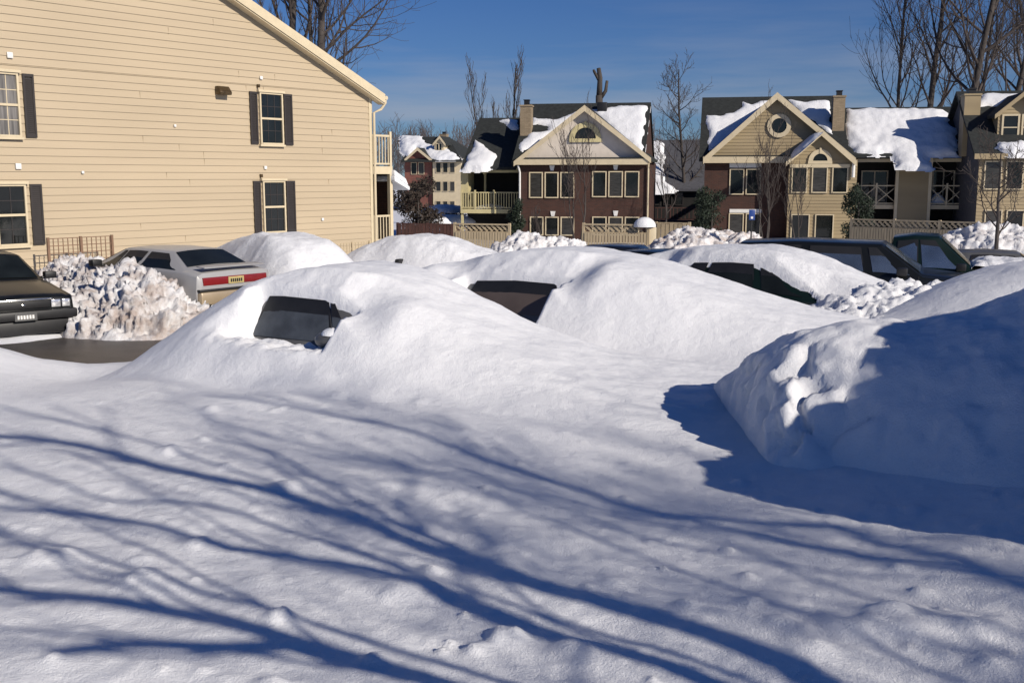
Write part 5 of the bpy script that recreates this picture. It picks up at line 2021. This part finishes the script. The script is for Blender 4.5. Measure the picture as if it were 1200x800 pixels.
for k, (pix, h0, r0, r1) in enumerate(limbs):
    P, rad = limb_from_shade(pix, h0, r0, r1, seed=k, base=(tb[0], tb[1], tb[2] if k == 0 else 1.6))
    if k == 0:
        rad[:8] = np.linspace(0.11, 0.074, 8)
    P = P - np.array(tb)
    b = MB()
    b.tube(P, rad, 8)
    b.build('trunk' if k == 0 else 'limb', 'bark', lt, smooth=True)
    for q in range(10, len(P) - 2, 4 if k < 4 else 6):
        d = P[q + 1] - P[q]
        d = d / np.linalg.norm(d)
        nd = d + np.array([rng.gauss(0, 0.45) for _ in range(3)])
        branch((tc_, tc_), P[q], nd, rng.uniform(0.8, 1.9), max(0.009, rad[q] * 0.4), 1, rng, (0, 4, 2), 2, 0.1, (20, 45), 5, 0.006)
tc_.build('crown', 'twig', lt, smooth=True)
shade_tree(1000, 690, 10.0, 7.6, 0.08, 45, 'bare tree far right behind the camera with a twiggy crown', kids=(14, 6, 4), spread=(25, 55), up=0.25)

for k, (w_, us_, hh_) in enumerate(((1.2, 15.5, 10.6), (3.4, 16.3, 10.9), (5.0, 15.0, 10.3))):
    bare_tree(('far bare tree with a fine twiggy crown mottling the left foreground', 'far bare tree with a fine twiggy crown mottling the middle foreground', 'far bare tree with a fine twiggy crown mottling the bottom right foreground')[k],
              0.689 * w_ + 0.725 * us_, 0.725 * w_ - 0.689 * us_, hh_, 0.07, 61 + k, z=0.3, group=SG, minr=0.007, kids=(13, 7, 5) if k < 2 else (20, 9, 7), spread=(35, 70), up=0.2, blen=0.75)
# ------------------------------------------------------------------ world
w = bpy.data.worlds.new('World')
S.world = w
w.use_nodes = True
nt = w.node_tree
N, L = nt.nodes.new, nt.links.new
bg = nt.nodes['Background']
sky = N('ShaderNodeTexSky')
sky.sky_type = 'NISHITA'
sky.sun_disc = False
sky.sun_elevation = SUN_E
sky.sun_rotation = atan2(HS[0], HS[1])
sky.air_density = 1.0
sky.dust_density = 0.0
sky.ozone_density = 2.0
tc = N('ShaderNodeTexCoord')
mp = N('ShaderNodeMapping')
mp.inputs['Scale'].default_value = (1.1, 1.1, 11.0)
mp.inputs['Rotation'].default_value = (0.06, 0.03, 0)
L(tc.outputs['Generated'], mp.inputs['Vector'])
nz = N('ShaderNodeTexNoise')
nz.inputs['Scale'].default_value = 2.2
nz.inputs['Detail'].default_value = 8
nz.inputs['Roughness'].default_value = 0.55
L(mp.outputs['Vector'], nz.inputs['Vector'])
cr = N('ShaderNodeValToRGB')
cr.color_ramp.elements[0].position = 0.47
cr.color_ramp.elements[1].position = 0.66
cr.color_ramp.elements[0].color = (0, 0, 0, 1)
cr.color_ramp.elements[1].color = (0.8, 0.8, 0.8, 1)
L(nz.outputs['Fac'], cr.inputs['Fac'])
mx = N('ShaderNodeMixRGB')
mx.inputs['Color2'].default_value = (8.0, 8.5, 10.0, 1)
sp = N('ShaderNodeSeparateXYZ')
L(tc.outputs['Generated'], sp.inputs[0])
lowc = N('ShaderNodeMapRange')
lowc.inputs['From Min'].default_value = 0.02
lowc.inputs['From Max'].default_value = 0.17
lowc.inputs['To Min'].default_value = 1.0
lowc.inputs['To Max'].default_value = 0.0
L(sp.outputs['Z'], lowc.inputs['Value'])
mu = N('ShaderNodeMath')
mu.operation = 'MULTIPLY'
ba = N('ShaderNodeMath')
ba.operation = 'MULTIPLY_ADD'
ba.inputs[1].default_value = 0.8
ba.inputs[2].default_value = 0.10
L(cr.outputs['Color'], ba.inputs[0])
L(ba.outputs[0], mu.inputs[0])
L(lowc.outputs[0], mu.inputs[1])
L(mu.outputs[0], mx.inputs['Fac'])
tn = N('ShaderNodeMixRGB')
tn.blend_type = 'MULTIPLY'
tn.inputs['Fac'].default_value = 1.0
tn.inputs['Color2'].default_value = (0.40, 0.68, 1.26, 1)
L(sky.outputs['Color'], tn.inputs['Color1'])
L(tn.outputs['Color'], mx.inputs['Color1'])
L(mx.outputs['Color'], bg.inputs['Color'])
bg.inputs['Strength'].default_value = 0.05

S.view_settings.view_transform = 'Standard'
S.view_settings.look = 'None'
S.view_settings.exposure = -0.1
S.view_settings.gamma = 1.0
S.cycles.max_bounces = 5
S.cycles.diffuse_bounces = 1
S.cycles.use_denoising = True
